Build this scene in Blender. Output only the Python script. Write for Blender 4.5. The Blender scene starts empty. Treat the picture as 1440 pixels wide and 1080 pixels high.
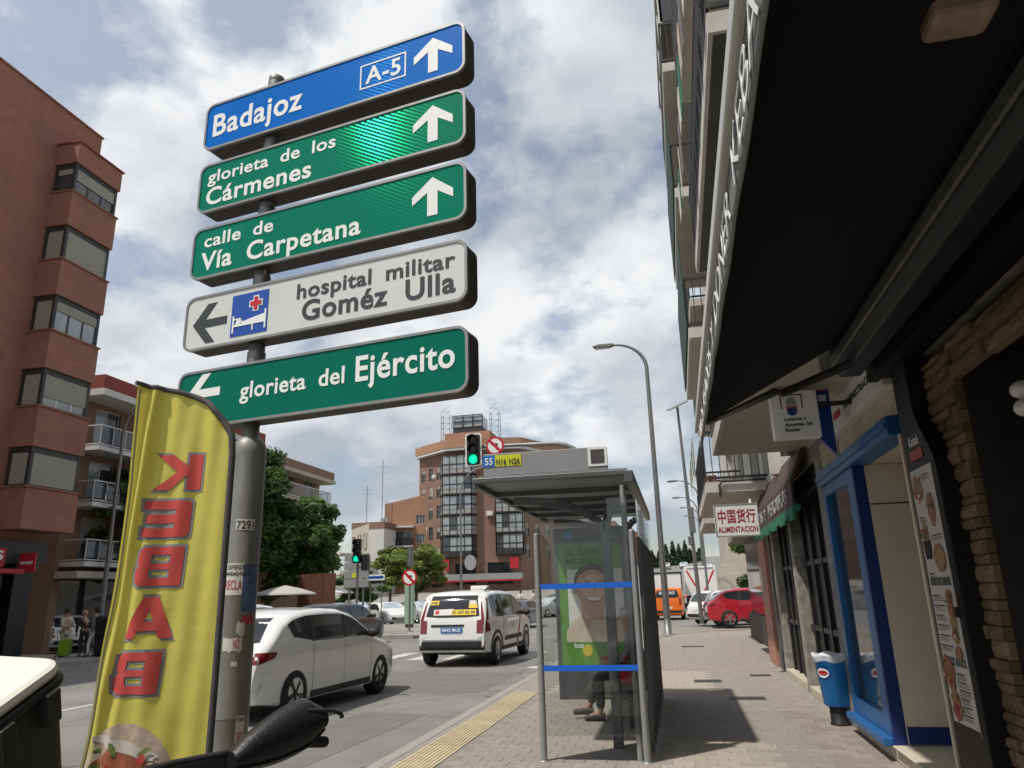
import bpy, bmesh, math, random
import numpy as np
from mathutils import Vector, Matrix
random.seed(7); RNG = np.random.default_rng(7)
SC = bpy.context.scene
COL = SC.collection
rad = math.radians
# ------------------------------------------------------------------ camera
cam_d = bpy.data.cameras.new('camera'); CAM = bpy.data.objects.new('camera', cam_d); COL.objects.link(CAM)
cam_d.sensor_width = 36; cam_d.lens = 36 * 1030 / 1440; cam_d.clip_start = .05; cam_d.clip_end = 3000
yaw, pitch, roll = rad(12.046), rad(16.11), rad(-1.6)
f_ = Vector((-math.sin(yaw) * math.cos(pitch), math.cos(yaw) * math.cos(pitch), math.sin(pitch)))
r_ = Vector((math.cos(yaw), math.sin(yaw), 0)); u_ = r_.cross(f_)
r2 = math.cos(roll) * r_ + math.sin(roll) * u_; u2 = -math.sin(roll) * r_ + math.cos(roll) * u_
CAM.matrix_world = Matrix(((r2.x, u2.x, -f_.x, 0), (r2.y, u2.y, -f_.y, 0), (r2.z, u2.z, -f_.z, 1.5), (0, 0, 0, 1)))
SC.camera = CAM
# ------------------------------------------------------------------ sky, sun, exposure
SUN_EL = rad(61); SUN_DIR = Vector((.69, .72, 0)).normalized()      # the way the shadows fall
world = bpy.data.worlds.new('World'); SC.world = world; world.use_nodes = True
nt = world.node_tree; nt.nodes.clear()
def N(t, kind, **kw):
    n = t.nodes.new(kind)
    for k, v in kw.items(): setattr(n, k, v)
    return n
def L(t, a, ao, b, bi): t.links.new(a.outputs[ao], b.inputs[bi])
out = N(nt, 'ShaderNodeOutputWorld'); sky = N(nt, 'ShaderNodeTexSky'); sky.sky_type = 'NISHITA'; sky.sun_disc = False
sky.sun_elevation = SUN_EL; sky.sun_rotation = math.atan2(-SUN_DIR.x, -SUN_DIR.y); sky.air_density = 1.2; sky.dust_density = 1.4; sky.ozone_density = 1.5
bg1 = N(nt, 'ShaderNodeBackground'); bg1.inputs[1].default_value = .1; L(nt, sky, 0, bg1, 0)
tc = N(nt, 'ShaderNodeTexCoord'); sep = N(nt, 'ShaderNodeSeparateXYZ'); L(nt, tc, 'Generated', sep, 0)
zc = N(nt, 'ShaderNodeMath', operation='MAXIMUM'); zc.inputs[1].default_value = 0; L(nt, sep, 'Z', zc, 0)
za = N(nt, 'ShaderNodeMath', operation='ADD'); za.inputs[1].default_value = .42; L(nt, zc, 0, za, 0)
dx = N(nt, 'ShaderNodeMath', operation='DIVIDE'); L(nt, sep, 'X', dx, 0); L(nt, za, 0, dx, 1)
dy = N(nt, 'ShaderNodeMath', operation='DIVIDE'); L(nt, sep, 'Y', dy, 0); L(nt, za, 0, dy, 1)
cmb = N(nt, 'ShaderNodeCombineXYZ'); L(nt, dx, 0, cmb, 0); L(nt, dy, 0, cmb, 1); cmb.inputs[2].default_value = 3.7
n1 = N(nt, 'ShaderNodeTexNoise'); n1.inputs['Scale'].default_value = 4.0; n1.inputs['Detail'].default_value = 11; n1.inputs['Roughness'].default_value = .56; n1.inputs['Distortion'].default_value = .12
L(nt, cmb, 0, n1, 'Vector')
n2 = N(nt, 'ShaderNodeTexNoise'); n2.inputs['Scale'].default_value = 2.9; n2.inputs['Detail'].default_value = 9; n2.inputs['Roughness'].default_value = .54
mp2 = N(nt, 'ShaderNodeMapping'); mp2.inputs['Location'].default_value = (4.1, 2.2, 1.3); L(nt, cmb, 0, mp2, 0); L(nt, mp2, 0, n2, 'Vector')
cov = N(nt, 'ShaderNodeValToRGB'); cov.color_ramp.elements[0].position = .405; cov.color_ramp.elements[1].position = .51; cov.color_ramp.elements[0].color = (.34, .34, .34, 1); L(nt, n1, 0, cov, 0)
shd = N(nt, 'ShaderNodeValToRGB'); e = shd.color_ramp.elements
e[0].position = .37; e[0].color = (.44, .475, .53, 1); e[1].position = .62; e[1].color = (.84, .855, .87, 1)
L(nt, n2, 0, shd, 0)
bg2 = N(nt, 'ShaderNodeBackground'); bg2.inputs[1].default_value = .90; L(nt, shd, 0, bg2, 0)
mx = N(nt, 'ShaderNodeMixShader'); L(nt, cov, 0, mx, 0); L(nt, bg1, 0, mx, 1); L(nt, bg2, 0, mx, 2); L(nt, mx, 0, out, 0)
sd = bpy.data.lights.new('sun', 'SUN'); sd.energy = 3.3; sd.angle = rad(1.2); sd.color = (1, .95, .87)
sun = bpy.data.objects.new('sun', sd); COL.objects.link(sun); sun.location = (-20, -20, 40)
sdir = Vector((SUN_DIR.x * math.cos(SUN_EL), SUN_DIR.y * math.cos(SUN_EL), -math.sin(SUN_EL)))
sun.rotation_euler = sdir.to_track_quat('-Z', 'Y').to_euler()
SC.view_settings.view_transform = 'Standard'; SC.view_settings.look = 'None'; SC.view_settings.exposure = .24; SC.view_settings.gamma = 1
SC.view_settings.use_curve_mapping = False
# ------------------------------------------------------------------ materials
MATS = {}
def M(name, col=None, rough=.6, metal=0., var=0., vscale=3., bump=0., bscale=40., spec=.5, coat=0., trans=0., alpha=1., emit=0., rnd=0., streak=0., ior=1.45):
    """procedural principled material: colour varied by noise, fine bump, optional per-object variation"""
    if name in MATS: return MATS[name]
    m = bpy.data.materials.new(name); m.use_nodes = True; t = m.node_tree; b = t.nodes['Principled BSDF']; MATS[name] = m
    c = (*col, 1) if len(col) == 3 else col
    b.inputs['Base Color'].default_value = c; b.inputs['Roughness'].default_value = rough; b.inputs['Metallic'].default_value = metal
    b.inputs['Specular IOR Level'].default_value = spec; b.inputs['Coat Weight'].default_value = coat; b.inputs['Coat Roughness'].default_value = .05
    b.inputs['Transmission Weight'].default_value = trans; b.inputs['Alpha'].default_value = alpha; b.inputs['IOR'].default_value = ior
    if emit: b.inputs['Emission Color'].default_value = c; b.inputs['Emission Strength'].default_value = emit
    src = None
    if var or bump or streak:
        tcn = N(t, 'ShaderNodeTexCoord')
    if var or streak:
        nz = N(t, 'ShaderNodeTexNoise'); nz.inputs['Scale'].default_value = vscale; nz.inputs['Detail'].default_value = 8; nz.inputs['Roughness'].default_value = .65
        if streak:
            mp = N(t, 'ShaderNodeMapping'); mp.inputs['Scale'].default_value = (1, 1, streak); L(t, tcn, 'Object', mp, 0); L(t, mp, 0, nz, 'Vector')
        else: L(t, tcn, 'Object', nz, 'Vector')
        rmp = N(t, 'ShaderNodeMapRange'); rmp.inputs['From Min'].default_value = .3; rmp.inputs['From Max'].default_value = .7
        rmp.inputs['To Min'].default_value = 1 - var; rmp.inputs['To Max'].default_value = 1 + var; L(t, nz, 0, rmp, 0)
        src = (rmp, 0)
    if rnd:
        oi = N(t, 'ShaderNodeObjectInfo'); rr = N(t, 'ShaderNodeMapRange'); rr.inputs['To Min'].default_value = 1 - rnd; rr.inputs['To Max'].default_value = 1 + rnd
        L(t, oi, 'Random', rr, 0)
        if src:
            mu = N(t, 'ShaderNodeMath', operation='MULTIPLY'); t.links.new(src[0].outputs[src[1]], mu.inputs[0]); L(t, rr, 0, mu, 1); src = (mu, 0)
        else: src = (rr, 0)
    if src:
        hs = N(t, 'ShaderNodeMixRGB', blend_type='MULTIPLY'); hs.inputs[0].default_value = 1; hs.inputs[1].default_value = c
        t.links.new(src[0].outputs[src[1]], hs.inputs[2]); L(t, hs, 0, b, 'Base Color')
    if bump:
        nb = N(t, 'ShaderNodeTexNoise'); nb.inputs['Scale'].default_value = bscale; nb.inputs['Detail'].default_value = 5
        bp = N(t, 'ShaderNodeBump'); bp.inputs['Strength'].default_value = bump; bp.inputs['Distance'].default_value = .01
        L(t, tcn, 'Object', nb, 'Vector'); L(t, nb, 0, bp, 'Height'); L(t, bp, 0, b, 'Normal')
    return m
def brick_mat(name, c1, c2, cm, bw=.25, bh=.065, var=.16):
    if name in MATS: return MATS[name]
    m = bpy.data.materials.new(name); m.use_nodes = True; t = m.node_tree; b = t.nodes['Principled BSDF']; MATS[name] = m
    tcn = N(t, 'ShaderNodeTexCoord'); sp = N(t, 'ShaderNodeSeparateXYZ'); L(t, tcn, 'Object', sp, 0)
    ad = N(t, 'ShaderNodeMath', operation='ADD'); L(t, sp, 'X', ad, 0); L(t, sp, 'Y', ad, 1)
    cb = N(t, 'ShaderNodeCombineXYZ'); L(t, ad, 0, cb, 0); L(t, sp, 'Z', cb, 1)
    br = N(t, 'ShaderNodeTexBrick'); br.inputs['Color1'].default_value = (*c1, 1); br.inputs['Color2'].default_value = (*c2, 1); br.inputs['Mortar'].default_value = (*cm, 1)
    br.inputs['Scale'].default_value = 1; br.inputs['Mortar Size'].default_value = .006; br.inputs['Brick Width'].default_value = bw; br.inputs['Row Height'].default_value = bh; br.inputs['Mortar Smooth'].default_value = .3
    L(t, cb, 0, br, 'Vector')
    nz = N(t, 'ShaderNodeTexNoise'); nz.inputs['Scale'].default_value = .6; nz.inputs['Detail'].default_value = 8; nz.inputs['Roughness'].default_value = .7; L(t, tcn, 'Object', nz, 'Vector')
    rm = N(t, 'ShaderNodeMapRange'); rm.inputs['From Min'].default_value = .3; rm.inputs['From Max'].default_value = .7; rm.inputs['To Min'].default_value = 1 - var; rm.inputs['To Max'].default_value = 1 + var; L(t, nz, 0, rm, 0)
    mu = N(t, 'ShaderNodeMixRGB', blend_type='MULTIPLY'); mu.inputs[0].default_value = 1; L(t, br, 0, mu, 1); L(t, rm, 0, mu, 2); L(t, mu, 0, b, 'Base Color')
    bp = N(t, 'ShaderNodeBump'); bp.inputs['Strength'].default_value = .4; bp.inputs['Distance'].default_value = .01; bp.invert = True; L(t, br, 'Fac', bp, 'Height'); L(t, bp, 0, b, 'Normal')
    b.inputs['Roughness'].default_value = .85
    return m
# ------------------------------------------------------------------ mesh helpers
class MB:
    def __init__(s): s.v = []; s.f = []; s.sm = []
    def add(s, v, f, smooth=False):
        o = len(s.v); s.v += [tuple(p) for p in v]; s.f += [tuple(i + o for i in q) for q in f]; s.sm += [smooth] * len(f); return s
    def box(s, x0, x1, y0, y1, z0, z1):
        v = [(x0, y0, z0), (x1, y0, z0), (x1, y1, z0), (x0, y1, z0), (x0, y0, z1), (x1, y0, z1), (x1, y1, z1), (x0, y1, z1)]
        return s.add(v, [(0, 3, 2, 1), (4, 5, 6, 7), (0, 1, 5, 4), (1, 2, 6, 5), (2, 3, 7, 6), (3, 0, 4, 7)])
    def cbox(s, c, d, rot=None):
        k = len(s.v); s.box(-d[0] / 2, d[0] / 2, -d[1] / 2, d[1] / 2, -d[2] / 2, d[2] / 2)
        for i in range(k, len(s.v)):
            p = Vector(s.v[i])
            if rot is not None: p = rot @ p
            s.v[i] = tuple(p + Vector(c))
        return s
    def bar(s, p, q, w, h=None):
        """square bar from p to q"""
        p, q = Vector(p), Vector(q); d = q - p; ln = d.length; h = h or w
        return s.cbox((p + q) / 2, (w, h, ln), d.to_track_quat('Z', 'Y').to_matrix())
    def cyl(s, p, q, r, r1=None, n=16, cap=True):
        r1 = r if r1 is None else r1
        return s.tube([p, q], [r, r1], n, cap)
    def tube(s, pts, r, n=12, cap=True):
        pts = [Vector(p) for p in pts]; m = len(pts); rs = r if isinstance(r, (list, tuple)) else [r] * m
        vs = []; ref = None
        for i, p in enumerate(pts):
            d = (pts[min(i + 1, m - 1)] - pts[max(i - 1, 0)]).normalized()
            if ref is None:
                ref = Vector((0, 0, 1)) if abs(d.z) < .9 else Vector((1, 0, 0))
            a = (ref - d * ref.dot(d)).normalized(); b = d.cross(a); ref = a
            for k in range(n):
                t = 2 * math.pi * k / n; vs.append(p + a * (math.cos(t) * rs[i]) + b * (math.sin(t) * rs[i]))
        fs = [(i * n + k, i * n + (k + 1) % n, (i + 1) * n + (k + 1) % n, (i + 1) * n + k) for i in range(m - 1) for k in range(n)]
        s.add(vs, fs, True)
        if cap:
            s.add(vs[:n], [tuple(reversed(range(n)))]); s.add(vs[-n:], [tuple(range(n))])
        return s
    def prism(s, poly, a, b, axis='y'):
        """2-D polygon extruded from a to b along axis; poly is in the other two axes"""
        def P(u, w, t): return {'y': (u, t, w), 'x': (t, u, w), 'z': (u, w, t)}[axis]
        n = len(poly); v = [P(u, w, a) for u, w in poly] + [P(u, w, b) for u, w in poly]
        return s.add(v, [tuple(range(n)), tuple(range(2 * n - 1, n - 1, -1))] + [(i, i + n, (i + 1) % n + n, (i + 1) % n) for i in range(n)])
    def ball(s, c, r, n=14, m=9):
        rx, ry, rz = (r, r, r) if not isinstance(r, (tuple, list)) else r
        v = [(c[0], c[1], c[2] - rz)]
        for i in range(1, m):
            a = -math.pi / 2 + math.pi * i / m
            for k in range(n): t = 2 * math.pi * k / n; v.append((c[0] + rx * math.cos(a) * math.cos(t), c[1] + ry * math.cos(a) * math.sin(t), c[2] + rz * math.sin(a)))
        v.append((c[0], c[1], c[2] + rz)); top = len(v) - 1
        f = [(0, 1 + (k + 1) % n, 1 + k) for k in range(n)]
        for i in range(m - 2): f += [(1 + i * n + k, 1 + i * n + (k + 1) % n, 1 + (i + 1) * n + (k + 1) % n, 1 + (i + 1) * n + k) for k in range(n)]
        f += [(1 + (m - 2) * n + k, 1 + (m - 2) * n + (k + 1) % n, top) for k in range(n)]
        return s.add(v, f, True)
    def lathe(s, prof, n=24, c=(0, 0, 0), smooth=True):
        v = [(c[0] + r * math.cos(2 * math.pi * k / n), c[1] + r * math.sin(2 * math.pi * k / n), c[2] + z) for r, z in prof for k in range(n)]
        f = [(i * n + k, i * n + (k + 1) % n, (i + 1) * n + (k + 1) % n, (i + 1) * n + k) for i in range(len(prof) - 1) for k in range(n)]
        s.add(v, f, smooth)
        return s
    def grid(s, rows, smooth=True):
        n = len(rows[0]); v = [p for r in rows for p in r]
        return s.add(v, [(i * n + k, i * n + k + 1, (i + 1) * n + k + 1, (i + 1) * n + k) for i in range(len(rows) - 1) for k in range(n - 1)], smooth)
    def mesh(s, name):
        me = bpy.data.meshes.new(name); me.from_pydata(s.v, [], s.f); me.polygons.foreach_set('use_smooth', s.sm); me.update(); return me
    def build(s, name, mat, parent=None, bev=0., **kw):
        me = s.mesh(name); me.materials.append(MATS[mat] if isinstance(mat, str) else mat)
        return link(name, me, parent, bev=bev, **kw)
def link(name, me, parent=None, loc=None, rz=None, bev=0.):
    o = bpy.data.objects.new(name, me); COL.objects.link(o)
    if parent is not None: o.parent = parent
    if loc is not None: o.location = loc
    if rz is not None: o.rotation_euler = (0, 0, rz)
    if bev:
        b = o.modifiers.new('bevel', 'BEVEL'); b.width = bev; b.segments = 2; b.limit_method = 'ANGLE'; b.angle_limit = rad(40)
    return o
def tag(o, label=None, cat=None, group=None, kind=None):
    for k, v in (('label', label), ('category', cat), ('group', group), ('kind', kind)):
        if v: o[k] = v
    return o
def thing(name, label, cat, loc=(0, 0, 0), rz=0, group=None):
    o = bpy.data.objects.new(name, None); COL.objects.link(o); o.location = loc; o.rotation_euler = (0, 0, rz); o.empty_display_size = .2
    return tag(o, label, cat, group)
def copy_tree(o, parent=None):
    c = o.copy(); COL.objects.link(c); c.parent = parent
    for ch in [x for x in o.children]: copy_tree(ch, c)
    return c
def rrect(x0, x1, z0, z1, r, n=5):
    p = []
    for cx, cz, a0 in ((x1 - r, z0 + r, -90), (x1 - r, z1 - r, 0), (x0 + r, z1 - r, 90), (x0 + r, z0 + r, 180)):
        for k in range(n + 1):
            a = rad(a0 + 90 * k / n); p.append((cx + r * math.cos(a), cz + r * math.sin(a)))
    return p
_TC = {}
def text_mesh(body, bold=0., ext=.004):
    k = (body, bold, ext)
    if k not in _TC:
        c = bpy.data.curves.new('lettering', 'FONT'); c.body = body; c.size = 1; c.offset = bold; c.extrude = ext; c.resolution_u = 4; c.space_character = 1.0 + bold * 3.2
        o = bpy.data.objects.new('lettering', c); COL.objects.link(o); bpy.context.view_layer.update()
        dg = bpy.context.evaluated_depsgraph_get(); me = bpy.data.meshes.new_from_object(o.evaluated_get(dg)); bpy.data.objects.remove(o)
        v = np.empty(len(me.vertices) * 3); me.vertices.foreach_get('co', v); v = v.reshape(-1, 3)
        _TC[k] = (me, v[:, 0].min(), v[:, 0].max(), v[:, 1].min(), v[:, 1].max())
    return _TC[k]
def text(body, mat, parent, x0, x1, zbase, cap, y, bold=.015, name='lettering', rot=(math.pi / 2, 0, 0), mirror=False, ext=.004):
    """lettering on a face that looks towards local -y: spans x0..x1, baseline zbase, capital height cap"""
    if '  ' in body:
        ws = [w for w in body.split('  ') if w.strip()]; ww = []
        for w in ws: q = text_mesh(w, bold, ext / max(cap, .01)); ww.append(q[2] - q[1])
        gap = .62; k = (x1 - x0) / (sum(ww) + gap * (len(ws) - 1)); x = x0
        for w, l in zip(ws, ww): o = text(w, mat, parent, x, x + l * k, zbase, cap, y, bold, name, rot, mirror, ext); x += (l + gap) * k
        return o
    me, a, b, c, d = text_mesh(body, bold, ext / max(cap, .01))
    me = me.copy(); me.materials.clear(); me.materials.append(MATS[mat] if isinstance(mat, str) else mat)
    sx = (x1 - x0) / (b - a) if x1 is not None else cap / .69
    sz = cap / .69
    o = link(name, me, parent); o.rotation_euler = rot
    o.scale = (sx, sz, sz); o.location = (x0 - a * sx, y, zbase)
    if mirror: o.scale[0] = -sx; o.location = (x1 + a * sx, y, zbase)
    return o
def gridwall(mb, w0, w1, z0, z1, holes, y=0., depth=.18):
    """wall sheet in the local xz plane with rectangular holes (x0,x1,z0,z1) and their reveals"""
    xs = sorted({w0, w1, *[h[0] for h in holes], *[h[1] for h in holes]}); zs = sorted({z0, z1, *[h[2] for h in holes], *[h[3] for h in holes]})
    for i in range(len(xs) - 1):
        for k in range(len(zs) - 1):
            cx, cz = (xs[i] + xs[i + 1]) / 2, (zs[k] + zs[k + 1]) / 2
            if any(h[0] < cx < h[1] and h[2] < cz < h[3] for h in holes): continue
            mb.add([(xs[i], y, zs[k]), (xs[i + 1], y, zs[k]), (xs[i + 1], y, zs[k + 1]), (xs[i], y, zs[k + 1])], [(0, 1, 2, 3)])
    for a, b, c, d in holes:
        v = [(a, y, c), (b, y, c), (b, y, d), (a, y, d), (a, y + depth, c), (b, y + depth, c), (b, y + depth, d), (a, y + depth, d)]
        mb.add(v, [(0, 1, 5, 4), (1, 2, 6, 5), (2, 3, 7, 6), (3, 0, 4, 7)])
    return mb
def sstep(a, b, x):
    t = min(1, max(0, (x - a) / (b - a))); return t * t * (3 - 2 * t)
def gz(x, y):
    """height of the carriageway: falls to the left near by, climbs far ahead"""
    z = -.12
    if y > 50: z += .00116 * (y - 50) ** 2 if y < 75 else .725 + .058 * (y - 75)
    if x < -8: z -= .019 * min(-x - 8, 16) * (1 - sstep(27, 34, y))
    return z
# ------------------------------------------------------------------ shared materials
M('asphalt', (.205, .2, .192), .92, var=.24, vscale=.55, bump=.5, bscale=160)
M('asphalt_patch', (.165, .16, .153), .92, var=.12, vscale=2, bump=.5, bscale=150)
M('concrete_kerb', (.30, .29, .27), .85, var=.15, vscale=6, bump=.3)
M('paving', (.275, .252, .22), .85, var=.18, vscale=5, bump=.35, bscale=60, rnd=.05)
M('paving_bed', (.235, .215, .187), .9, var=.2, vscale=4, bump=.3)
M('paving_red', (.272, .232, .205), .85, var=.16, vscale=5, bump=.35, bscale=60, rnd=.12)
M('paving_cream', (.34, .305, .25), .85, var=.14, vscale=5, bump=.35, bscale=60, rnd=.1)
M('tactile', (.47, .395, .25), .8, var=.22, vscale=8, bump=.3, rnd=.1)
M('road_paint', (.50, .49, .46), .8, var=.35, vscale=5)
M('iron', (.05, .05, .05), .6, metal=.3, var=.2)
M('alu', (.36, .36, .355), .38, metal=.9, var=.08, vscale=14)
M('galv', (.22, .222, .22), .5, metal=.75, var=.18, vscale=7)
M('galv_pole', (.23, .226, .215), .5, metal=.35, var=.2, vscale=9, streak=.25, bump=.1, bscale=90)
M('dark_metal', (.035, .035, .036), .45, metal=.4, var=.1)
M('black', (.012, .012, .013), .5)
M('black_fabric', (.006, .006, .007), .95)
M('rubber', (.016, .016, .017), .75, var=.15, vscale=20)
M('white_paint', (.72, .71, .68), .5, var=.08, vscale=4)
M('cream', (.52, .46, .34), .7, var=.1, vscale=3)
M('steel_rim', (.42, .42, .43), .3, metal=.9)
M('glass_dark', (.02, .023, .026), .06, spec=.7)
M('glass_window', (.05, .055, .06), .08, spec=.8, var=.4, vscale=.7)
M('glass_pale', (.27, .30, .31), .12, spec=.8, var=.35, vscale=.6)
def clear_glass(name, tint, mixv):
    m = bpy.data.materials.new(name); m.use_nodes = True; t = m.node_tree; t.nodes.clear(); MATS[name] = m
    o = N(t, 'ShaderNodeOutputMaterial'); tr = N(t, 'ShaderNodeBsdfTransparent'); tr.inputs[0].default_value = (*tint, 1)
    gl = N(t, 'ShaderNodeBsdfGlossy'); gl.inputs['Roughness'].default_value = .03; gl.inputs[0].default_value = (.9, .92, .92, 1)
    fr = N(t, 'ShaderNodeFresnel'); fr.inputs[0].default_value = 1.45
    mm = N(t, 'ShaderNodeMath', operation='MULTIPLY'); mm.inputs[1].default_value = mixv; L(t, fr, 0, mm, 0)
    mx = N(t, 'ShaderNodeMixShader'); L(t, mm, 0, mx, 0); L(t, tr, 0, mx, 1); L(t, gl, 0, mx, 2); L(t, mx, 0, o, 0)
clear_glass('clear_glass', (.88, .90, .895), 1.15)
clear_glass('smoke_glass', (.62, .64, .63), 1.3)
clear_glass('car_glass', (.16, .18, .175), 1.5)
def wear(name, spots=0., cracks=0., dark=.55):
    # chewing gum and oil spots, hairline cracks: marks with a shape of their own
    t = MATS[name].node_tree; b = t.nodes['Principled BSDF']; src = b.inputs['Base Color'].links[0].from_socket
    g = N(t, 'ShaderNodeNewGeometry'); fac = None
    if spots:
        v = N(t, 'ShaderNodeTexVoronoi'); v.inputs['Scale'].default_value = spots; L(t, g, 'Position', v, 'Vector'); wn = N(t, 'ShaderNodeTexWhiteNoise'); L(t, v, 'Position', wn, 'Vector')
        r = N(t, 'ShaderNodeMath', operation='MULTIPLY'); r.inputs[1].default_value = .16; L(t, wn, 'Value', r, 0); lt = N(t, 'ShaderNodeMath', operation='LESS_THAN'); L(t, v, 'Distance', lt, 0); L(t, r, 0, lt, 1); fac = lt
    if cracks:
        nz = N(t, 'ShaderNodeTexNoise'); nz.inputs['Scale'].default_value = 1.3; nz.inputs['Detail'].default_value = 6; L(t, g, 'Position', nz, 'Vector'); ad = N(t, 'ShaderNodeMixRGB', blend_type='ADD'); ad.inputs[0].default_value = 1; L(t, g, 'Position', ad, 1); L(t, nz, 'Color', ad, 2)
        v = N(t, 'ShaderNodeTexVoronoi', feature='DISTANCE_TO_EDGE'); v.inputs['Scale'].default_value = cracks; L(t, ad, 0, v, 'Vector'); lt2 = N(t, 'ShaderNodeMath', operation='LESS_THAN'); lt2.inputs[1].default_value = .009; L(t, v, 'Distance', lt2, 0)
        if fac: mxn = N(t, 'ShaderNodeMath', operation='MAXIMUM'); L(t, fac, 0, mxn, 0); L(t, lt2, 0, mxn, 1); fac = mxn
        else: fac = lt2
    m = N(t, 'ShaderNodeMixRGB', blend_type='MULTIPLY'); t.links.new(src, m.inputs[1]); m.inputs[2].default_value = (dark, dark, dark, 1); L(t, fac, 0, m, 0); L(t, m, 0, b, 'Base Color')
wear('asphalt', 2.2, .33, .62); wear('asphalt_patch', 3., 0, .7)
for w_ in ('paving', 'paving_red', 'paving_cream'): wear(w_, 5.5, 0, .6)
# ------------------------------------------------------------------ ground, road, pavements
def sheet(name, mat, x0, x1, ys, zf, nx=2, kind='structure'):
    mb = MB(); xs = np.linspace(x0, x1, nx)
    mb.grid([[(float(x), float(y), zf(x, y)) for x in xs] for y in ys])
    return tag(mb.build(name, mat), kind=kind)
M('earth', (.16, .15, .12), .95, var=.25, vscale=.05)
sheet('ground', 'earth', -900, 900, [-60, 0, 10, 20, 26, 28, 30, 32, 34, 40, 50, 55, 60, 65, 70, 75, 120, 200, 320, 340, 1500], lambda x, y: gz(max(x, -30), min(y, 320)) - .5, 61)
ys_r = list(np.arange(-30, 50, 2)) + list(np.arange(50, 80, 4)) + list(range(80, 321, 20))
sheet('road', 'asphalt', -60, 30, ys_r, lambda x, y: gz(max(x, -30), y), 61)
def flat_poly(name, mat, pts, dz, parent=None, kind=None):
    me = bpy.data.meshes.new(name); bm = bmesh.new()
    f = bm.faces.new([bm.verts.new((x, y, gz(x, y) + dz)) for x, y in pts]); bm.normal_update()
    if f.normal.z < 0: f.normal_flip()
    bm.to_mesh(me); bm.free(); me.materials.append(MATS[mat]); o = link(name, me, parent)
    if kind: o['kind'] = kind
    return o
for k, pts in enumerate([[(-7.6, 13.2), (-3.6, 13.4), (-3.5, 16.6), (-6.9, 16.9)], [(-4.9, 7.5), (-3.9, 7.4), (-3.75, 11), (-4.8, 11.2)], [(-13, 6.5), (-9.5, 6.2), (-9.2, 8), (-12.8, 8.2)]]):
    flat_poly('road_patch', 'asphalt_patch', pts, .003, kind='structure')
def marking(pts): return flat_poly('road_marking', 'road_paint', pts, .005, kind='structure')
marking([(-18.5, 17.75), (-3.25, 17.75), (-3.25, 18.15), (-18.5, 18.15)])
marking([(-18.5, 19.0), (-3.25, 19.0), (-3.25, 19.2), (-18.5, 19.2)])
marking([(-18.5, 23.6), (-3.25, 23.6), (-3.25, 23.8), (-18.5, 23.8)])
for y in (2.0, 6.2, 10.4, 14.4): marking([(-10.45, y), (-10.3, y), (-10.3, y + 2.2), (-10.45, y + 2.2)])
for y in (1, 5, 9, 13): marking([(-14.1, y), (-13.95, y), (-13.95, y + 2.2), (-14.1, y + 2.2)])
marking([(-18.2, 10), (-17.9, 10), (-17.9, 17.7), (-18.2, 17.7)])
for x in np.arange(-17.5, -4, 1.0): marking([(x, 20.2), (x + .5, 20.2), (x + .5, 22.8), (x, 22.8)])
# near pavement: bed, kerb stones, tiles
PAVE_X0, PAVE_X1 = -3.0, 2.6
pav = tag(MB().box(PAVE_X0 + .15, 2.9, -6, 34, -.3, -.0065).build('pavement', 'paving_bed'), kind='structure')
kme = MB().box(0, .15, 0, .985, -.3, .004).mesh('kerbstone'); kme.materials.append(MATS['concrete_kerb'])
for k in range(39):
    link('kerbstone', kme, pav, loc=(PAVE_X0, -5 + k, 0), bev=.012)
TW = .2
def tile_mesh(w, h, mat):
    mb = MB(); g = .0018; b = .0035
    o = [(g, g), (w - g, g), (w - g, h - g), (g, h - g)]; i = [(g + b, g + b), (w - g - b, g + b), (w - g - b, h - g - b), (g + b, h - g - b)]
    v = [(x, y, -.014) for x, y in o] + [(x, y, -.0018) for x, y in o] + [(x, y, 0) for x, y in i]
    mb.add(v, [(8, 9, 10, 11)] + [(a, (a + 1) % 4, (a + 1) % 4 + 4, a + 4) for a in range(4)] + [(a + 4, (a + 1) % 4 + 4, (a + 1) % 4 + 8, a + 8) for a in range(4)])
    me = mb.mesh('paving_tile'); me.materials.append(MATS[mat]); return me
tm = {m: tile_mesh(TW, TW, m) for m in ('paving', 'paving_red', 'paving_cream')}
def tile_kind(x, y):
    if .95 < x < 1.35: return 'paving_red'
    if -.35 < x < .6 and y < 8.6: return 'paving_cream'
    if y > 12.4 and x < .25 and y < 15.5: return 'paving_cream'
    if 15.6 < y < 16.6 and x < 1.2: return 'paving_red'
    if 18.8 < y < 20.2: return 'paving_red'
    if x > 1.35 and y < 10: return 'paving_red'
    return 'paving'
cells = [(x, y) for y in np.arange(6.6, 30, TW) for x in np.arange(-2.3, 2.6, TW)]
near = sorted([c for c in cells if c[0] < 1.75 and 7.2 < c[1] < 12 and not (-.55 < c[0] < -.25)], key=lambda c: c[1] + .01 * abs(c[0]))
pick = set(near[:300]); rest = {m: MB() for m in tm}
for c in cells:
    k = tile_kind(*c); off = TW / 2 * (round(c[1] / TW) % 2)
    p = (c[0] + off, c[1], RNG.uniform(-.0012, .0008))
    if c in pick:
        link('paving_tile', tm[k], pav, loc=p).rotation_euler = (RNG.normal(0, .003), RNG.normal(0, .003), RNG.normal(0, .004))
    else:
        me = tm[k]; rest[k].add([(v.co.x + p[0], v.co.y + p[1], v.co.z + p[2]) for v in me.vertices], [tuple(q.vertices) for q in me.polygons])
for k, mb in rest.items(): tag(mb.build('paving_tiles', k, pav), kind='stuff')
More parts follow.
